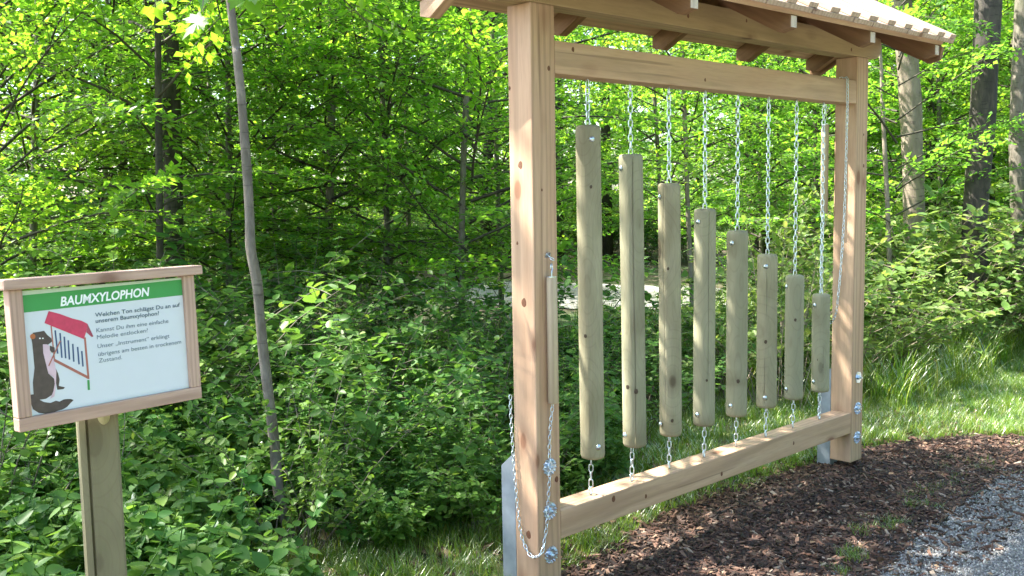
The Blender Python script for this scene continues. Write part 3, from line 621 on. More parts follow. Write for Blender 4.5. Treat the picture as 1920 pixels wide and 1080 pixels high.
def mesh_np(name, parts, mats):
    """parts: list of (verts Nx3, list of loops arrays, material index)"""
    me = bpy.data.meshes.new(name); VV, LI, LS, MI = [], [], [], []; off = 0; tot = 0
    for V_, faces, mi in parts:
        VV.append(V_)
        for fa in faces:                      # fa: (m,k) array of equally sided faces
            m, k = fa.shape; LI.append((fa+off).ravel()); LS.append(np.full(m, k)); MI.append(np.full(m, mi))
        off += len(V_)
    V_ = np.concatenate(VV); LI = np.concatenate(LI); LS = np.concatenate(LS); MI = np.concatenate(MI)
    me.vertices.add(len(V_)); me.vertices.foreach_set('co', V_.astype('f').ravel())
    me.loops.add(len(LI)); me.loops.foreach_set('vertex_index', LI.astype('i'))
    me.polygons.add(len(LS)); st = np.concatenate([[0], np.cumsum(LS)[:-1]]); me.polygons.foreach_set('loop_start', st.astype('i'))
    for m in mats: me.materials.append(m)
    me.polygons.foreach_set('material_index', MI.astype('i')); me.update(calc_edges=True); return me
def leaf_part(P, D, Nn, size, tmpl, mi=0):
    W, F, nv, n = leaves_arrays(np.asarray(P), np.asarray(D), np.asarray(Nn), np.asarray(size), tmpl)
    base = (np.arange(n)*nv)[:, None]; return (W, [base+np.array(f)[None, :] for f in F], mi)
def stick_part(segs, mi=1, sides=4):
    """segs: list of (p0, p1, r0, r1)"""
    V_, F_ = [], []
    for a, b, r0, r1 in segs:
        a, b = np.asarray(a), np.asarray(b); d = b-a; d = d/(np.linalg.norm(d)+1e-9); x = np.cross(d, (0.31, .2, .93)); x /= np.linalg.norm(x)+1e-9; y = np.cross(d, x); k0 = len(V_)
        for p, r in ((a, r0), (b, r1)):
            for k in range(sides): t = 2*math.pi*k/sides; V_.append(p+(x*math.cos(t)+y*math.sin(t))*r)
        for k in range(sides): F_.append((k0+k, k0+(k+1) % sides, k0+sides+(k+1) % sides, k0+sides+k))
    return (np.array(V_), [np.array(F_)], mi)
def unit(v): return v/(np.linalg.norm(v)+1e-9)
def spray_crown(name, seed, z0, z1, R, nb, leaf, leafm, barkm, tmpl=OV4, tw=12, droop=.25, lens=None, per=14, az0=None):
    """flat layered leaf sprays on limbs that leave a central axis between heights z0 and z1"""
    g = np.random.default_rng(seed); P, D, Nn, Sz, segs = [], [], [], [], []
    for b in range(nb):
        t = (b+g.uniform(0, 1))/nb; z = z0+(z1-z0)*t; az = b*2.399+g.uniform(-.4, .4) if az0 is None else az0+g.uniform(-.65, .75)
        L = R*(lens(t) if lens else (.55+.45*math.sin(math.pi*min(1, .15+t*.85))))*g.uniform(.7, 1.15); el = g.uniform(.05, .55)+.35*t if az0 is None else g.uniform(-.02, .22)
        d = np.array([math.cos(az)*math.cos(el), math.sin(az)*math.cos(el), math.sin(el)]); p = np.array([0, 0, z]); ns = 7; pts = [p]
        side = unit(np.cross(d, (0, 0, 1)))
        for i in range(ns):
            d = unit(d+np.array([0, 0, -droop*(i/ns)*.55])+g.normal(0, .06, 3)); p = p+d*L/ns; pts.append(p)
        for i in range(ns): r0 = .007*L*(1-i/ns)+.0025; segs.append((pts[i], pts[i+1], r0, r0*.85))
        tilt = g.normal(0, .16)
        for k in range(tw):
            f = .22+.78*(k+g.uniform(0, 1))/tw; q_ = f*ns; i = min(ns-1, int(q_)); bp = pts[i]+(pts[i+1]-pts[i])*(q_-i); bd = unit(pts[i+1]-pts[i]); sg_ = 1 if k % 2 else -1
            sd = unit(np.cross(bd, (0, 0, 1))); td = unit(bd*.75+sd*sg_*g.uniform(.5, 1.1)+np.array([0, 0, g.normal(-.02, .14)+tilt*sg_])); tl = L*g.uniform(.22, .42)*(1.15-f*.55)
            e = bp+td*tl+np.array([0, 0, -.06*tl]); segs.append((bp, e, .0035, .0015))
            m = max(5, int(per*g.uniform(.7, 1.2))); nrm = unit(np.cross(td, sd*sg_)); nrm = nrm*np.sign(nrm[2]+1e-9)
            u = (np.arange(m)+g.uniform(0, 1, m))/m
            lp = bp+(e-bp)*u[:, None]; s2 = np.where(np.arange(m) % 2, 1, -1)[:, None]; inpl = unit(np.cross(nrm, td))
            ld = td*.65+inpl*s2*g.uniform(.5, 1.2, (m, 1))+g.normal(0, .22, (m, 3)); ln = nrm+g.normal(0, .38, (m, 3))
            P.append(lp+g.normal(0, .012, (m, 3))); D.append(ld); Nn.append(ln); Sz.append(leaf*g.uniform(.6, 1.25, m))
    return mesh_np(name, [leaf_part(np.concatenate(P), np.concatenate(D), np.concatenate(Nn), np.concatenate(Sz), tmpl), stick_part(segs)], [leafm, barkm])
def bush_mesh(name, seed, H, R, stems, leaf, leafm, barkm, tmpl=OV6, step=.045, up_=.9):
    g = np.random.default_rng(seed); P, D, Nn, Sz, segs = [], [], [], [], []
    for s_ in range(stems):
        az = g.uniform(0, 6.283); r0 = R*.35*math.sqrt(g.uniform(0, 1)); p = np.array([math.cos(az)*r0, math.sin(az)*r0, 0.]); az += g.normal(0, .7)
        h = H*g.uniform(.55, 1.08); lean = R*g.uniform(.2, 1.0)/h
        d = unit(np.array([math.cos(az)*lean, math.sin(az)*lean, up_])); n_ = max(4, int(h/.13)); pts = [p]
        for i in range(n_): d = unit(d+g.normal(0, .07, 3)+np.array([math.cos(az)*.05, math.sin(az)*.05, -.035])); p = p+d*h/n_; pts.append(p)
        branches = [(pts, .004)]
        for i in range(2, n_):
            if g.uniform() < .75:
                a2 = g.uniform(0, 6.283); bd = unit(np.array([math.cos(a2), math.sin(a2), g.uniform(.1, .8)])); L = R*g.uniform(.2, .5); q_ = pts[i]; bp = [q_]
                for j in range(4): bd = unit(bd+g.normal(0, .1, 3)-np.array([0, 0, .06])); q_ = q_+bd*L/4; bp.append(q_)
                branches.append((bp, .002))
        for bp, r_ in branches:
            for i in range(len(bp)-1):
                segs.append((bp[i], bp[i+1], r_*(1.1-i/len(bp)), r_*(1-i/len(bp)))); sl_ = np.linalg.norm(bp[i+1]-bp[i]); m = max(1, int(sl_/step))
                if r_ > .003 and i < len(bp)*.18: continue
                dd = unit(bp[i+1]-bp[i])
                for k in range(m):
                    q_ = bp[i]+(bp[i+1]-bp[i])*((k+g.uniform(0, 1))/m); a_ = g.uniform(0, 6.283)
                    for w_ in (0, math.pi):
                        o_ = unit(np.cross(dd, (math.cos(a_+w_), math.sin(a_+w_), .2))); ld = unit(o_+dd*.5+g.normal(0, .2, 3)); P.append(q_); D.append(ld)
                        nn = np.array([0, 0, 1.])+g.normal(0, .42, 3)+dd*.2; Nn.append(nn); Sz.append(leaf*g.uniform(.55, 1.2))
    return mesh_np(name, [leaf_part(P, D, Nn, Sz, tmpl), stick_part(segs)], [leafm, barkm])
full = lambda t: .8+.2*math.sin(3.14*t)
CR_A = [spray_crown(f'beech_crown', 11+i, .55, 3.6, 1.8, 42, .068, LEAF_TREE, BARK_TWIG, tw=16, per=17, lens=full) for i in range(3)]
CR_SP = [spray_crown(f'sparse_crown', 31+i, 1.3, 4.4, 1.6, 28, .07, LEAF_TREE, BARK_TWIG, tw=14, per=16) for i in range(2)]
CR_ARM = spray_crown('mulch_shading_crown', 55, 2.7, 4.4, 2.5, 40, .085, LEAF_TREE, BARK_MID, tw=13, per=13, az0=.55, droop=.2)  # one-sided crown shaped to shade the mulch and leave the roof sunlit
CR_TH = [spray_crown('open_crown', 51+i, 3.3, 6.6, 2.0, 20, .10, LEAF_TREE, BARK_MID, tw=11, per=11) for i in range(2)]
CR_HI = [spray_crown(f'high_crown', 41+i, 3.1, 7.5, 2.4, 44, .10, LEAF_TREE, BARK_MID, tw=13, per=13) for i in range(2)]
BUSH = [bush_mesh('shrub_foliage', 61+i, 1.0, .62, 22, (.044, .055, .066, .05)[i], LEAF_SHRUB, BARK_MID, step=.038) for i in range(4)]
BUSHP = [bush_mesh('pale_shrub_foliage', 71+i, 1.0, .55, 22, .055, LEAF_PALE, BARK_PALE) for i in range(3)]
HERB = [bush_mesh('herb_foliage', 81+i, .42, .20, 6, .050, LEAF_SHRUB, LEAF_SHRUB, step=.035) for i in range(4)]
def rotz(a): return Matrix.Rotation(a, 4, 'Z')
def shrub(px, d, h, label, group, pool, wide=1.0):
    p = ground_at(px, d); t = thing('shrub', label, 'shrub', p, group); me = random.choice(pool)
    o = bpy.data.objects.new('foliage', me); put(o, Matrix.Translation(p) @ rotz(random.uniform(0, 6.28)) @ Matrix.Diagonal((h*wide, h*wide, h, 1)), t); return t
g1 = 'leafy shrubs of the shaded thicket'
for row, (d, xs, hf) in enumerate([(4.9, range(250, 960, 118), lambda x: .86), (5.9, range(-60, 1010, 120), lambda x: 1.15), (7.2, range(-120, 1040, 125), lambda x: 1.3)]):
    for x in xs:
        if row == 0 and x < 420: continue
        h = hf(x)*random.uniform(.75, 1.2)+(.15 if x < 350 and row else 0)
        spots = ['at the left edge behind the sign', 'behind the left half of the sign', 'behind the right half of the sign', 'just right of the sign', 'left of the slim grey trunk', 'right of the slim grey trunk', 'midway from slim trunk to near post', 'short of the near post', 'against the near post']
        sp_ = 'beyond the left edge of the photo' if x < -100 else spots[min(8, max(0, (x+60)//120))]
        shrub(x+random.uniform(-30, 30), d+random.uniform(-.25, .25), h, ('front', 'middle', 'back')[row]+' row shrub of the dark thicket, '+sp_, g1, BUSH, 1.15)
shrub(-40, 3.9, 1.25, 'tall green shrub reaching in from the left edge above the sign', None, BUSH, .9)
for x_, d_, h_, l_ in [(610, 4.25, .46, 'knee high shrub right of the foot of the slim grey trunk'), (700, 4.2, .40, 'small shrub at the bottom of the photo, midway to the near post'), (790, 4.3, .44, 'small shrub at the front edge of the thicket'), (880, 4.25, .42, 'small shrub just left of the steel foot of the near post')]:
    shrub(x_, d_, h_, l_, 'small shrubs at the front edge of the thicket', BUSH, 1.3)
shrub(528, 4.0, .92, 'front shrub growing over the foot of the slim grey trunk', g1, BUSH, .8)
g2 = 'low shrubs seen between the hanging logs'
for x, d, h, lab in [(1080, 6.3, .72, 'low shrub left of and behind the longest log'), (1170, 6.0, .66, 'low front shrub behind the second longest log'), (1130, 7.2, .8, 'low back shrub between the first and second logs'), (1260, 6.6, .7, 'low shrub behind the third longest log'), (1340, 7.0, .9, 'knee high shrub behind the fourth log'),
                  (1250, 7.8, .8, 'low back shrub in front of the bright gravel clearing'), (1400, 7.6, 1.05, 'bright shrub behind the fifth log'), (1480, 7.9, 1.2, 'bright shrub behind the seventh log'), (1560, 7.4, 1.2, 'bright shrub behind the shortest log and far post')]:
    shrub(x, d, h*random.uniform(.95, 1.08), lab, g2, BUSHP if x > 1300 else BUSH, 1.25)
shrub(1465, 6.6, 1.62, 'upright pale leaved shrub rising behind the sixth and seventh logs', None, BUSHP, .55)
g3 = 'sunlit shrubs behind the grassy verge'
for x, d, h, lab in [(1650, 8.4, 1.35, 'front shrub beside the far post'), (1720, 8.9, 1.45, 'front shrub at the foot of the stout pale tree'), (1790, 8.5, 1.3, 'lower front shrub between the pale and the dark trunk'), (1672, 7.7, .75, 'small low shrub nearest the washers of the far post'), (1760, 8.0, .7, 'small low shrub at the edge of the grass'), (1835, 8.5, .8, 'small low shrub before the dark leaning trunk'), (1850, 9.2, 1.5, 'front shrub at the foot of the dark leaning trunk'), (1920, 9.0, 1.5, 'front shrub at the right edge of the photo'), (1990, 8.6, 1.5, 'front shrub cut off by the right edge'),
                  (1690, 9.8, 1.75, 'taller back shrub left of the stout pale tree'), (1780, 10, 1.8, 'taller back shrub between the pale and the dark trunk'), (1870, 10.4, 1.8, 'taller back shrub right of the dark leaning trunk'), (1950, 10.5, 1.8, 'taller back shrub behind the rough brown trunk'), (2050, 9.6, 1.8, 'taller back shrub beyond the right edge'), (1610, 9.4, 1.6, 'taller back shrub hidden behind the far post')]:
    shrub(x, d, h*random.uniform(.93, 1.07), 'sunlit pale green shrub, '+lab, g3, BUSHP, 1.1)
# ---- trees with a trunk one can see
def tree(label, pts, bark_, crown, cz=None, cs_=1.0, group=None, top=6.5, name='tree', cat='tree', r_top=.6, base_h=0.0):
    """pts: (picture x, picture y, metres away, width in metres) from the lowest point up"""
    P = [at(a[0], a[1], a[2]) for a in pts]; rr_ = [a[3]/2 for a in pts]
    b = P[0].copy(); dn = (P[0]-P[1]).normalized() if len(P) > 1 else Vector((0, 0, -1))
    if b.z > .05: k = b.z/max(.3, -dn.z); b = b+dn*k; b.z = 0
    P = [b-Vector((0, 0, .1))]+P; rr_ = [rr_[0]*1.25]+rr_
    e = P[-1]; dirn = (P[-1]-P[-2]).normalized(); 
    if e.z < top: P += [e+dirn*((top-e.z)*.5), e+dirn*(top-e.z)+Vector((random.uniform(-.2, .2), random.uniform(-.2, .2), 0))]; rr_ += [rr_[-1]*.8, rr_[-1]*.4]
    n_ = 5; SP = spline(P, n_); R_ = np.interp(np.linspace(0, len(rr_)-1, len(SP)), range(len(rr_)), rr_)
    t = thing(name, label, cat, (b.x, b.y, 0), group); V_, F_ = tube_arrays(SP, list(R_), 14, 0, .10, random.uniform(0, 50))
    me = me_from('trunk', V_, F_, bark_, True); put(bpy.data.objects.new('trunk', me), Matrix.Identity(4), t)
    if crown is not None:
        f = SP[len(SP)//2]; lean = Vector((P[-1].x-b.x, P[-1].y-b.y, P[-1].z)).normalized()
        M_ = frame_m((b.x, b.y, 0), lean) @ rotz(random.uniform(0, 6.28)) @ Matrix.Scale(cs_, 4)
        put(bpy.data.objects.new('crown', crown), M_, t)
    return t
TA = tree('slim smooth grey young tree leaning in front of the thicket, right of the sign', [(541, 1000, 4.30, 0.0510), (524, 930, 4.30, 0.0493), (514, 830, 4.32, 0.0467), (505, 750, 4.3, 0.0450), (494, 660, 4.3, 0.0459), (487, 590, 4.3, 0.0433), (482, 530, 4.3, 0.0476), (470, 465, 4.28, 0.0442), (468, 400, 4.3, 0.0408), (461, 290, 4.3, 0.0425), (452, 180, 4.3, 0.0382), (444, 100, 4.3, 0.0391), (431, 0, 4.3, 0.0357)], BARK_GREY, None, top=6.0)
put(bpy.data.objects.new('crown', CR_ARM), Matrix.Translation(at(433, 0, 4.3)-Vector((0, 0, at(433, 0, 4.3).z))), TA)  # added above the view as a shade for the mulch bed
# a spray of large maple leaves hanging into the picture from the slim tree
def maple_leaf(name, seed):
    out = [(0, 0), (.10, .02), (.34, -.10), (.30, .08), (.52, .16), (.44, .26), (.60, .46), (.40, .42), (.34, .50), (.20, .40), (.22, .66), (.12, .70), (0, 1.0)]
    pts = out+[(-x, y) for x, y in out[-2:0:-1]]; g = random.Random(seed)
    V = [(0, .3, .0)]+[(x*(1+g.uniform(-.08, .08)), y, .10*abs(x)-.16*y*y+g.uniform(-.02, .02)) for x, y in pts]; n = len(pts)
    return me_from(name, V, [(0, i+1, (i+1) % n+1) for i in range(n)], LEAF_MAPLE, True)
ML = [maple_leaf('maple_leaf', i) for i in range(3)]
tw0 = at(438, -130, 4.3); hub = at(400, -60, 3.9)
for px, py, dp, sz, ax, ay in [(362, 48, 3.7, .125, -.75, -1.0), (470, 4, 3.6, .15, .7, -.9), (498, -12, 3.6, .13, 1.0, -.2), (385, -8, 3.75, .12, -.3, -1), (300, -8, 3.9, .11, -1, -.3), (560, -20, 3.9, .12, .8, -.5)]:
    p = at(px, py, dp); dv = (CR*ax+CU*ay*.8-CF*.35).normalized(); nv = (Vector((0, 0, 1))*.7-CF*.9+CR*random.uniform(-.3, .3)).normalized()
    y_ = dv; z_ = (nv-y_*nv.dot(y_)).normalized(); x_ = y_.cross(z_); b_ = p-dv*sz*.45
    M_ = Matrix(((x_.x, y_.x, z_.x, b_.x), (x_.y, y_.y, z_.y, b_.y), (x_.z, y_.z, z_.z, b_.z), (0, 0, 0, 1))) @ Matrix.Scale(sz, 4)
    put(bpy.data.objects.new('leaf', random.choice(ML)), M_, TA)
    V_, F_ = tube_arrays(spline([tw0, hub+(b_-hub)*.2, b_+Vector((0, 0, .06)), b_], 4), [.0035, .0032, .003, .0028, .0026, .0024, .0022, .002, .0018, .0016, .0014, .0012, .001], 5)
    put(bpy.data.objects.new('twig', me_from('twig', V_, F_, BARK_MID, True)), Matrix.Identity(4), TA)
tree('thick dark trunked tree standing behind the thin stem above the sign', [(330, 600, 7.9, .165), (327, 460, 7.9, .155), (322, 250, 7.9, .15), (318, 60, 7.9, .14)], BARK_DARK, CR_TH[1], top=9)
tree('thin dark straight stemmed tree just left of the thick dark trunk', [(302, 600, 7.0, .055), (299, 400, 7.0, .05), (297, 200, 7.0, .048), (296, 0, 7.0, .046)], BARK_DARK, CR_SP[0], top=5)
tree('thin brown stemmed tree midway between the leaning grey tree and the frame', [(612, 600, 9.0, .085), (616, 460, 9, .08), (621, 250, 9, .078), (625, 0, 9, .07)], BARK_MID, CR_A[1], top=5)
tree('thin forked dark tree just left of the near post', [(866, 560, 8.2, .06), (866, 430, 8.2, .055), (872, 230, 8.2, .052), (884, 20, 8.2, .048)], BARK_MID, CR_A[2], top=5)
tree('thin pale stem seen between the third and fourth hanging logs', [(1296, 520, 9.5, .05), (1290, 400, 9.5, .048), (1285, 250, 9.5, .045), (1280, 120, 9.5, .04)], BARK_PALE, CR_SP[0], cs_=.8, top=4.4)
tree('thin reddish stem seen between the second and third hanging logs', [(1243, 520, 9.8, .045), (1236, 330, 9.8, .042), (1226, 170, 9.8, .04)], BARK_MID, CR_SP[1], cs_=.8, top=4.4)
tree('stout pale barked tree behind the roof tip, right of the far post', [(1722, 700, 9.6, .25), (1718, 560, 9.6, .225), (1714, 400, 9.6, .205), (1710, 250, 9.6, .205), (1702, 120, 9.6, .21), (1690, 0, 9.6, .20)], BARK_PALE, CR_TH[0], cs_=1.15, top=10)
tree('stout dark leaning tree near the right edge of the photo', [(1822, 700, 8.8, .25), (1825, 560, 8.8, .24), (1829, 400, 8.8, .215), (1843, 200, 8.8, .225), (1853, 0, 8.8, .23)], BARK_DARK, CR_TH[1], cs_=1.15, top=10)
tree('rough brown trunk cut by the right edge of the photo', [(1922, 600, 9.2, .19), (1915, 400, 9.2, .18), (1910, 250, 9.2, .17), (1917, 60, 9.2, .16)], BARK_MID, CR_TH[0], cs_=1.1, top=9)
tree('thin tan stem between the far post and the stout pale tree', [(1668, 500, 8.9, .045), (1662, 340, 8.9, .042), (1656, 225, 8.9, .036), (1652, 120, 8.9, .03)], BARK_PALE, CR_SP[1], cs_=.8, top=4.2)
# ---- trees of the near wood whose stems hide in the leaves
g4 = 'young broadleaf trees of the wood'
for x, d, c_, s_, lab in [(60, 8.0, CR_A[0], 1.0, 'behind the left half of the sign'), (190, 9.6, CR_A[1], 1.1, 'behind the right half of the sign'), (-90, 9.5, CR_A[2], 1.2, 'beyond the left edge of the photo'), (430, 8.6, CR_A[2], 1.0, 'right behind the slim grey leaning tree'), (520, 10.4, CR_A[0], 1.0, 'right of the slim grey leaning tree'),
                       (730, 9.0, CR_A[1], .9, 'midway between the slim grey tree and the near post'), (770, 11.5, CR_SP[0], 1.1, 'farther back, under the near tip of the roof'), (940, 10.2, CR_A[2], .9, 'hidden by the near post'), (-30, 6.6, CR_A[1], .8, 'close behind the left end of the sign'), (400, 11.5, CR_SP[1], 1.2, 'farther back behind the slim grey tree'),
                       (1100, 17, CR_SP[0], 1.2, 'behind the gravel clearing and the longest log'), (1430, 12.8, CR_A[2], 1.1, 'behind the fifth and sixth logs'), (1530, 12.0, CR_A[0], 1.05, 'behind the shortest log'), (1610, 14, CR_SP[1], 1.2, 'behind the far post'), (1380, 14, CR_A[1], 1.1, 'farther back behind the fifth log'),
                       (1770, 12, CR_A[0], 1.0, 'between the stout pale and the dark trunk'), (1890, 13, CR_A[1], 1.0, 'right of the dark leaning trunk'), (1990, 11.5, CR_A[2], 1.1, 'beyond the right edge of the photo')]:
    tree('young leafy tree of the wood, '+lab, [(x, 560, d, .06), (x+random.uniform(-12, 12), 300, d, .055)], BARK_MID, c_, cs_=s_, group=g4, top=4.4)
# ---- far wood: too many to count
srcs = [src_obj('crown_source', m) for m in CR_A+CR_HI]
pts, rots, scl, kk = [], [], [], []
for i in range(120):
    px = RNG.uniform(-900, 2900); d = 14.5+RNG.uniform(0, 1)**.8*26; p = ground_at(px, d)
    if 640 < px < 1560 and d < 18.5: continue
    pts.append((p.x, p.y, RNG.uniform(-.8, .2))); rots.append((0, 0, RNG.uniform(0, 6.28))); scl.append(RNG.uniform(1.0, 1.9)); kk.append(RNG.integers(0, 5))
scatter('far_woodland', srcs, pts, rots, scl, kk, 'sunlit mass of broadleaf woodland far behind the frame', 'woodland')
pts, rots, scl, kk = [], [], [], []
for i in range(90):                              # unseen wood added behind the camera to dim low sky light on the logs
    pts.append((RNG.uniform(-28, 30), -15-RNG.uniform(0, 9), -.5)); rots.append((0, 0, RNG.uniform(0, 6.28))); scl.append(RNG.uniform(1.1, 1.8)); kk.append(RNG.integers(0, 5))
scatter('unseen_dimming_woodland', srcs, pts, rots, scl, kk, 'unseen woodland added across the gravel path to dim the low sky light', 'woodland')
bs = [src_obj('bush_source', m) for m in BUSH+BUSHP]
pts, rots, scl, kk = [], [], [], []
for i in range(420):
    px = RNG.uniform(-700, 2700); d = 9.2+RNG.uniform(0, 1)*22; p = ground_at(px, d)
    if 640 < px < 1560 and d < 18.0: continue
    if 1560 <= px and d < 11: continue
    pts.append((p.x, p.y, 0)); rots.append((0, 0, RNG.uniform(0, 6.28))); scl.append(RNG.uniform(1.0, 1.7)*(1+max(0, d-16)*.04)); kk.append(RNG.integers(0, 7))
scatter('far_undergrowth', bs, pts, rots, scl, kk, 'tangled green undergrowth on the floor of the wood', 'undergrowth')
# trunks far inside the wood
V_, F_ = [], []
for i in range(46):
    px = RNG.uniform(-300, 2300); d = RNG.uniform(13, 30); p = ground_at(px, d)
    if 640 < px < 1560 and d < 17: continue
    a, b = tube_arrays([p, p+Vector((RNG.normal(0, .2), RNG.normal(0, .2), 4)), p+Vector((RNG.normal(0, .4), RNG.normal(0, .4), 10))], [.12, .10, .06], 8, len(V_)); V_ += a; F_ += b
o = bpy.data.objects.new('far_tree_stems', me_from('far_tree_stems', V_, F_, BARK_DARK, True)); COL.objects.link(o); tag(o, 'dark stems deep inside the far woodland', 'tree stems', kind='stuff')
# ---- tree added out of view to shade the herbs and the sign
for px, d, s_, c_, lab in [(-130, 5.6, 1.0, 1, 'unseen tree added beyond the left edge to shade the herbs and sign')]:
    p = Vector((-3.3, 4.7, 0)); t = thing('tree', lab, 'tree', p)
    put(bpy.data.objects.new('crown', CR_HI[c_]), Matrix.Translation(p) @ rotz(1.0) @ Matrix.Scale(s_, 4), t)
    V_, F_ = tube_arrays([p-Vector((0, 0, .1)), p+Vector((.05, 0, 3)), p+Vector((0, .1, 7))], [.05, .045, .02], 10); put(bpy.data.objects.new('trunk', me_from('trunk', V_, F_, BARK_MID, True)), Matrix.Identity(4), t)
# ---- herbs, grass, chips, stones
hs = [src_obj('herb_source', m) for m in HERB]
pts, rots, scl, kk = [], [], [], []
for i in range(5200):
    px = RNG.uniform(-250, 1150); d = 2.6+RNG.uniform(0, 1)**1.1*6; p = ground_at(px, d)
    if p.y < (.35 if p.x < -.6 else .75): continue
    if px > 930 and d < 4.6: continue
    f = noise.noise(Vector((p.x*1.1, p.y*1.1, 3)))
    if f < -.18 and d > 3.2: continue
    pts.append((p.x, p.y, 0)); rots.append((RNG.normal(0, .1), RNG.normal(0, .1), RNG.uniform(0, 6.28))); scl.append(RNG.uniform(.5, 1.15)*(1.15 if px < 450 else .8)); kk.append(RNG.integers(0, 4))
    if len(pts) > 1500: break
scatter('ground_herbs', hs, pts, rots, scl, kk, 'low broad leaved herbs covering the shaded ground around the sign post', 'herbs')
def tuft(name, seed, n_, H, spread, wdt):
    g = np.random.default_rng(seed); V_, F_ = [], []
    for i in range(n_):
        a = g.uniform(0, 6.283); r0 = spread*math.sqrt(g.uniform()); b = np.array([math.cos(a)*r0, math.sin(a)*r0, 0]); az = g.uniform(0, 6.283); h = H*g.uniform(.45, 1.1); bend = g.uniform(.1, .9); s_ = np.array([-math.sin(az), math.cos(az), 0])*wdt*.5
        k0 = len(V_)
        for j, t in enumerate((0, .35, .7, 1)):
            c_ = b+np.array([math.cos(az), math.sin(az), 0])*h*bend*t*t+np.array([0, 0, h*(t-.35*bend*t*t)]); w_ = (1-t*t*.95)
            V_ += [c_-s_*w_, c_+s_*w_]
        for j in range(3): F_.append((k0+2*j, k0+2*j+1, k0+2*j+3, k0+2*j+2))
    return me_from(name, V_, F_, GRASSM)
TUFT = [tuft('grass_tuft', 90+i, 26, .13, .07, .0045) for i in range(3)]; TALL = [tuft('tall_grass', 95+i, 22, .42, .07, .006) for i in range(2)]
ts = [src_obj('tuft_source', m) for m in TUFT+TALL]
pts, rots, scl, kk = [], [], [], []
def add(x, y, s_, k_): pts.append((x, y, .004)); rots.append((RNG.normal(0, .08), RNG.normal(0, .08), RNG.uniform(0, 6.28))); scl.append(s_); kk.append(k_)
top_line = np.array(MULCH_TOP)
for i in range(26000):
    x, y = RNG.uniform(-1.8, 12), RNG.uniform(-.9, 5)
    edge = np.interp(x, top_line[:, 0], top_line[:, 1]) if x < 3.9 else np.interp(x, [3.9, 6, 9, 12], [-.6, -.45, .25, 1.2])
    jag = .10*noise.noise(Vector((x*2.5, y*2.5, 0)))
    if y < edge+.02+jag: continue
    back = edge+1.5 if x > 1.5 else edge+1.15+.2*x*(x > 0)
    if y > back+(.8 if x > 4 else 0) and RNG.uniform() > .25: continue
    if x > 3.4 and y-edge > .95 and RNG.uniform() < .16: add(x, y, RNG.uniform(.7, 1.2), 3+RNG.integers(0, 2)); continue
    
    add(x, y, RNG.uniform(.45, 1.05)*(.75 if y < edge+.12 else .9), RNG.integers(0, 3))
for i in range(240):                                   # small tufts in the mulch beside the path
    x = RNG.uniform(.9, 3.8); y = np.interp(x, [1.05, 1.64, 2.1, 2.68, 3.0, 3.8], [-.62, -.56, -.52, -.48, -.50, -.6])+RNG.normal(.02, .07)
    if noise.noise(Vector((x*3, y*3, 7))) > -.05: add(x, y, RNG.uniform(.25, .5), RNG.integers(0, 3))
scatter('verge_grass', ts, pts, rots, scl, kk, 'bright green grass of the verge behind the mulch bed', 'grass')
def lump(name, seed, sx, sy, sz, mat):
    g = np.random.default_rng(seed); bm = bmesh.new(); bmesh.ops.create_icosphere(bm, subdivisions=1, radius=1)
    for v in bm.verts: v.co = Vector((v.co.x*sx, v.co.y*sy, v.co.z*sz))*float(g.uniform(.7, 1.2))
    return me_bm(name, bm, mat)
ss = [src_obj('stone_source', lump('stone', 120+i, .011, .008, .006, STONEM)) for i in range(3)]
pts, rots, scl, kk = [], [], [], []
for i in range(70000):
    x = .8+RNG.uniform(0, 1)**1.2*4.6; y = RNG.uniform(-1.55, -.25)
    e = np.interp(x, [0, 1.05, 1.64, 2.1, 2.68, 3.0, 4.2, 6, 9], [-.86, -.70, -.62, -.60, -.55, -.60, -.75, -.6, .1])+.05*noise.noise(Vector((x*4, y*4, 2)))
    if y > e-.10 and RNG.uniform() > math.exp(-(y-e+.10)/.12)*.8: continue
    pts.append((x, y, .017+hgt(x, y))); rots.append(RNG.uniform(0, 6.28, 3)); scl.append(RNG.uniform(.25, .75)**1.2); kk.append(RNG.integers(0, 3))
scatter('gravel', ss, pts, rots, scl, kk, 'pale grey gravel of the path beside the mulch bed', 'gravel')
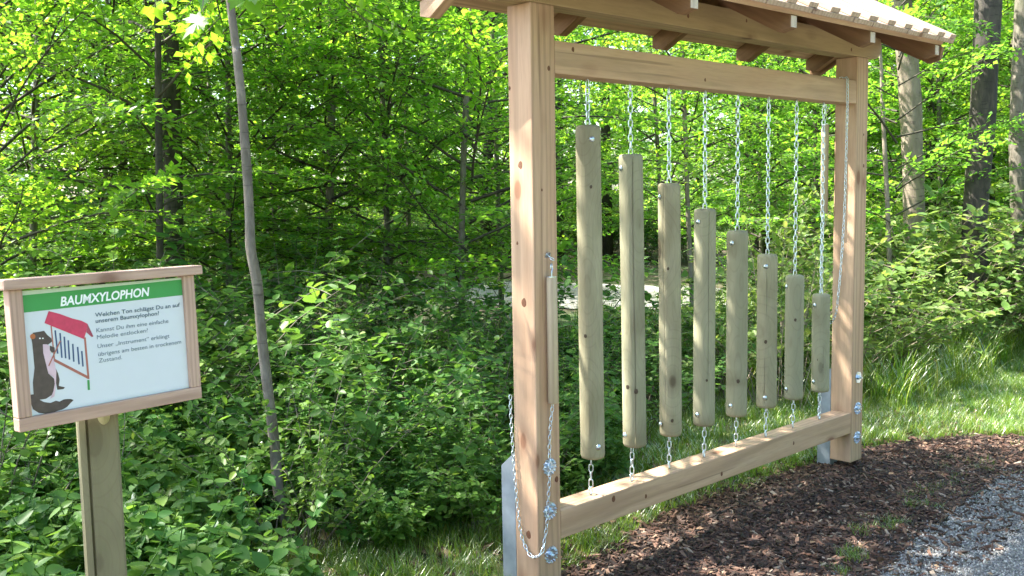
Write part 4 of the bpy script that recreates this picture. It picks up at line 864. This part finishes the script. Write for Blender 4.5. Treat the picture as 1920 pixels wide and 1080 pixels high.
def chip(name, seed):
    g = np.random.default_rng(seed); L_, W_, T_ = g.uniform(.016, .04), g.uniform(.004, .011), g.uniform(.0015, .004)
    v = [(sx*L_*g.uniform(.7, 1), sy*W_*g.uniform(.5, 1), sz*T_+(.004*sx*sx*g.uniform(-1, 1))) for sz in (-1, 1) for sx, sy in ((-1, -1), (1, -1), (1, 1), (-1, 1))]
    return me_from(name, v, BOXF, CHIPM)
cs2 = [src_obj('chip_source', chip('bark_chip', 140+i)) for i in range(7)]
pts, rots, scl, kk = [], [], [], []
mp = [(a, b+.03) for a, b in MULCH_TOP]+MULCH[len(MULCH_TOP):]
for i in range(52000):
    x, y = -.9+RNG.uniform(0, 1)*4.8, RNG.uniform(-1.0, .45)
    if not in_poly(np.array([x]), np.array([y]), mp)[0] and RNG.uniform() > .16: continue
    if y > .5: continue
    pts.append((x, y, .012+hgt(x, y)+RNG.uniform(0, .012))); rots.append((RNG.normal(0, .25), RNG.normal(0, .25), RNG.uniform(0, 6.28))); scl.append(RNG.uniform(.4, 1.0)); kk.append(RNG.integers(0, 7))
scatter('bark_mulch', cs2, pts, rots, scl, kk, 'dark reddish bark mulch spread under the timber frame', 'mulch')
lt = [src_obj('litter_source', me_from('dead_leaf', [(0, 0, 0), (.02, .025, .006), (0, .06, 0), (-.02, .025, .008)], [(0, 1, 2), (0, 2, 3)], LITTERM))]
pts, rots, scl, kk = [], [], [], []
for i in range(9000):
    p = ground_at(RNG.uniform(-200, 1300), RNG.uniform(2.8, 10))
    if p.y < .5: continue
    pts.append((p.x, p.y, .006)); rots.append((RNG.normal(0, .4), RNG.normal(0, .4), RNG.uniform(0, 6.28))); scl.append(RNG.uniform(.6, 1.3)); kk.append(0)
for i in range(260):
    x, y = RNG.uniform(0, 4.2), RNG.uniform(-1.2, .5)
    pts.append((x, y, .03+hgt(x, y))); rots.append((RNG.normal(0, .3), RNG.normal(0, .3), RNG.uniform(0, 6.28))); scl.append(RNG.uniform(.35, .7)); kk.append(0)
scatter('leaf_litter', lt, pts, rots, scl, kk, 'brown dead leaves lying on the shaded forest soil', 'leaf litter')
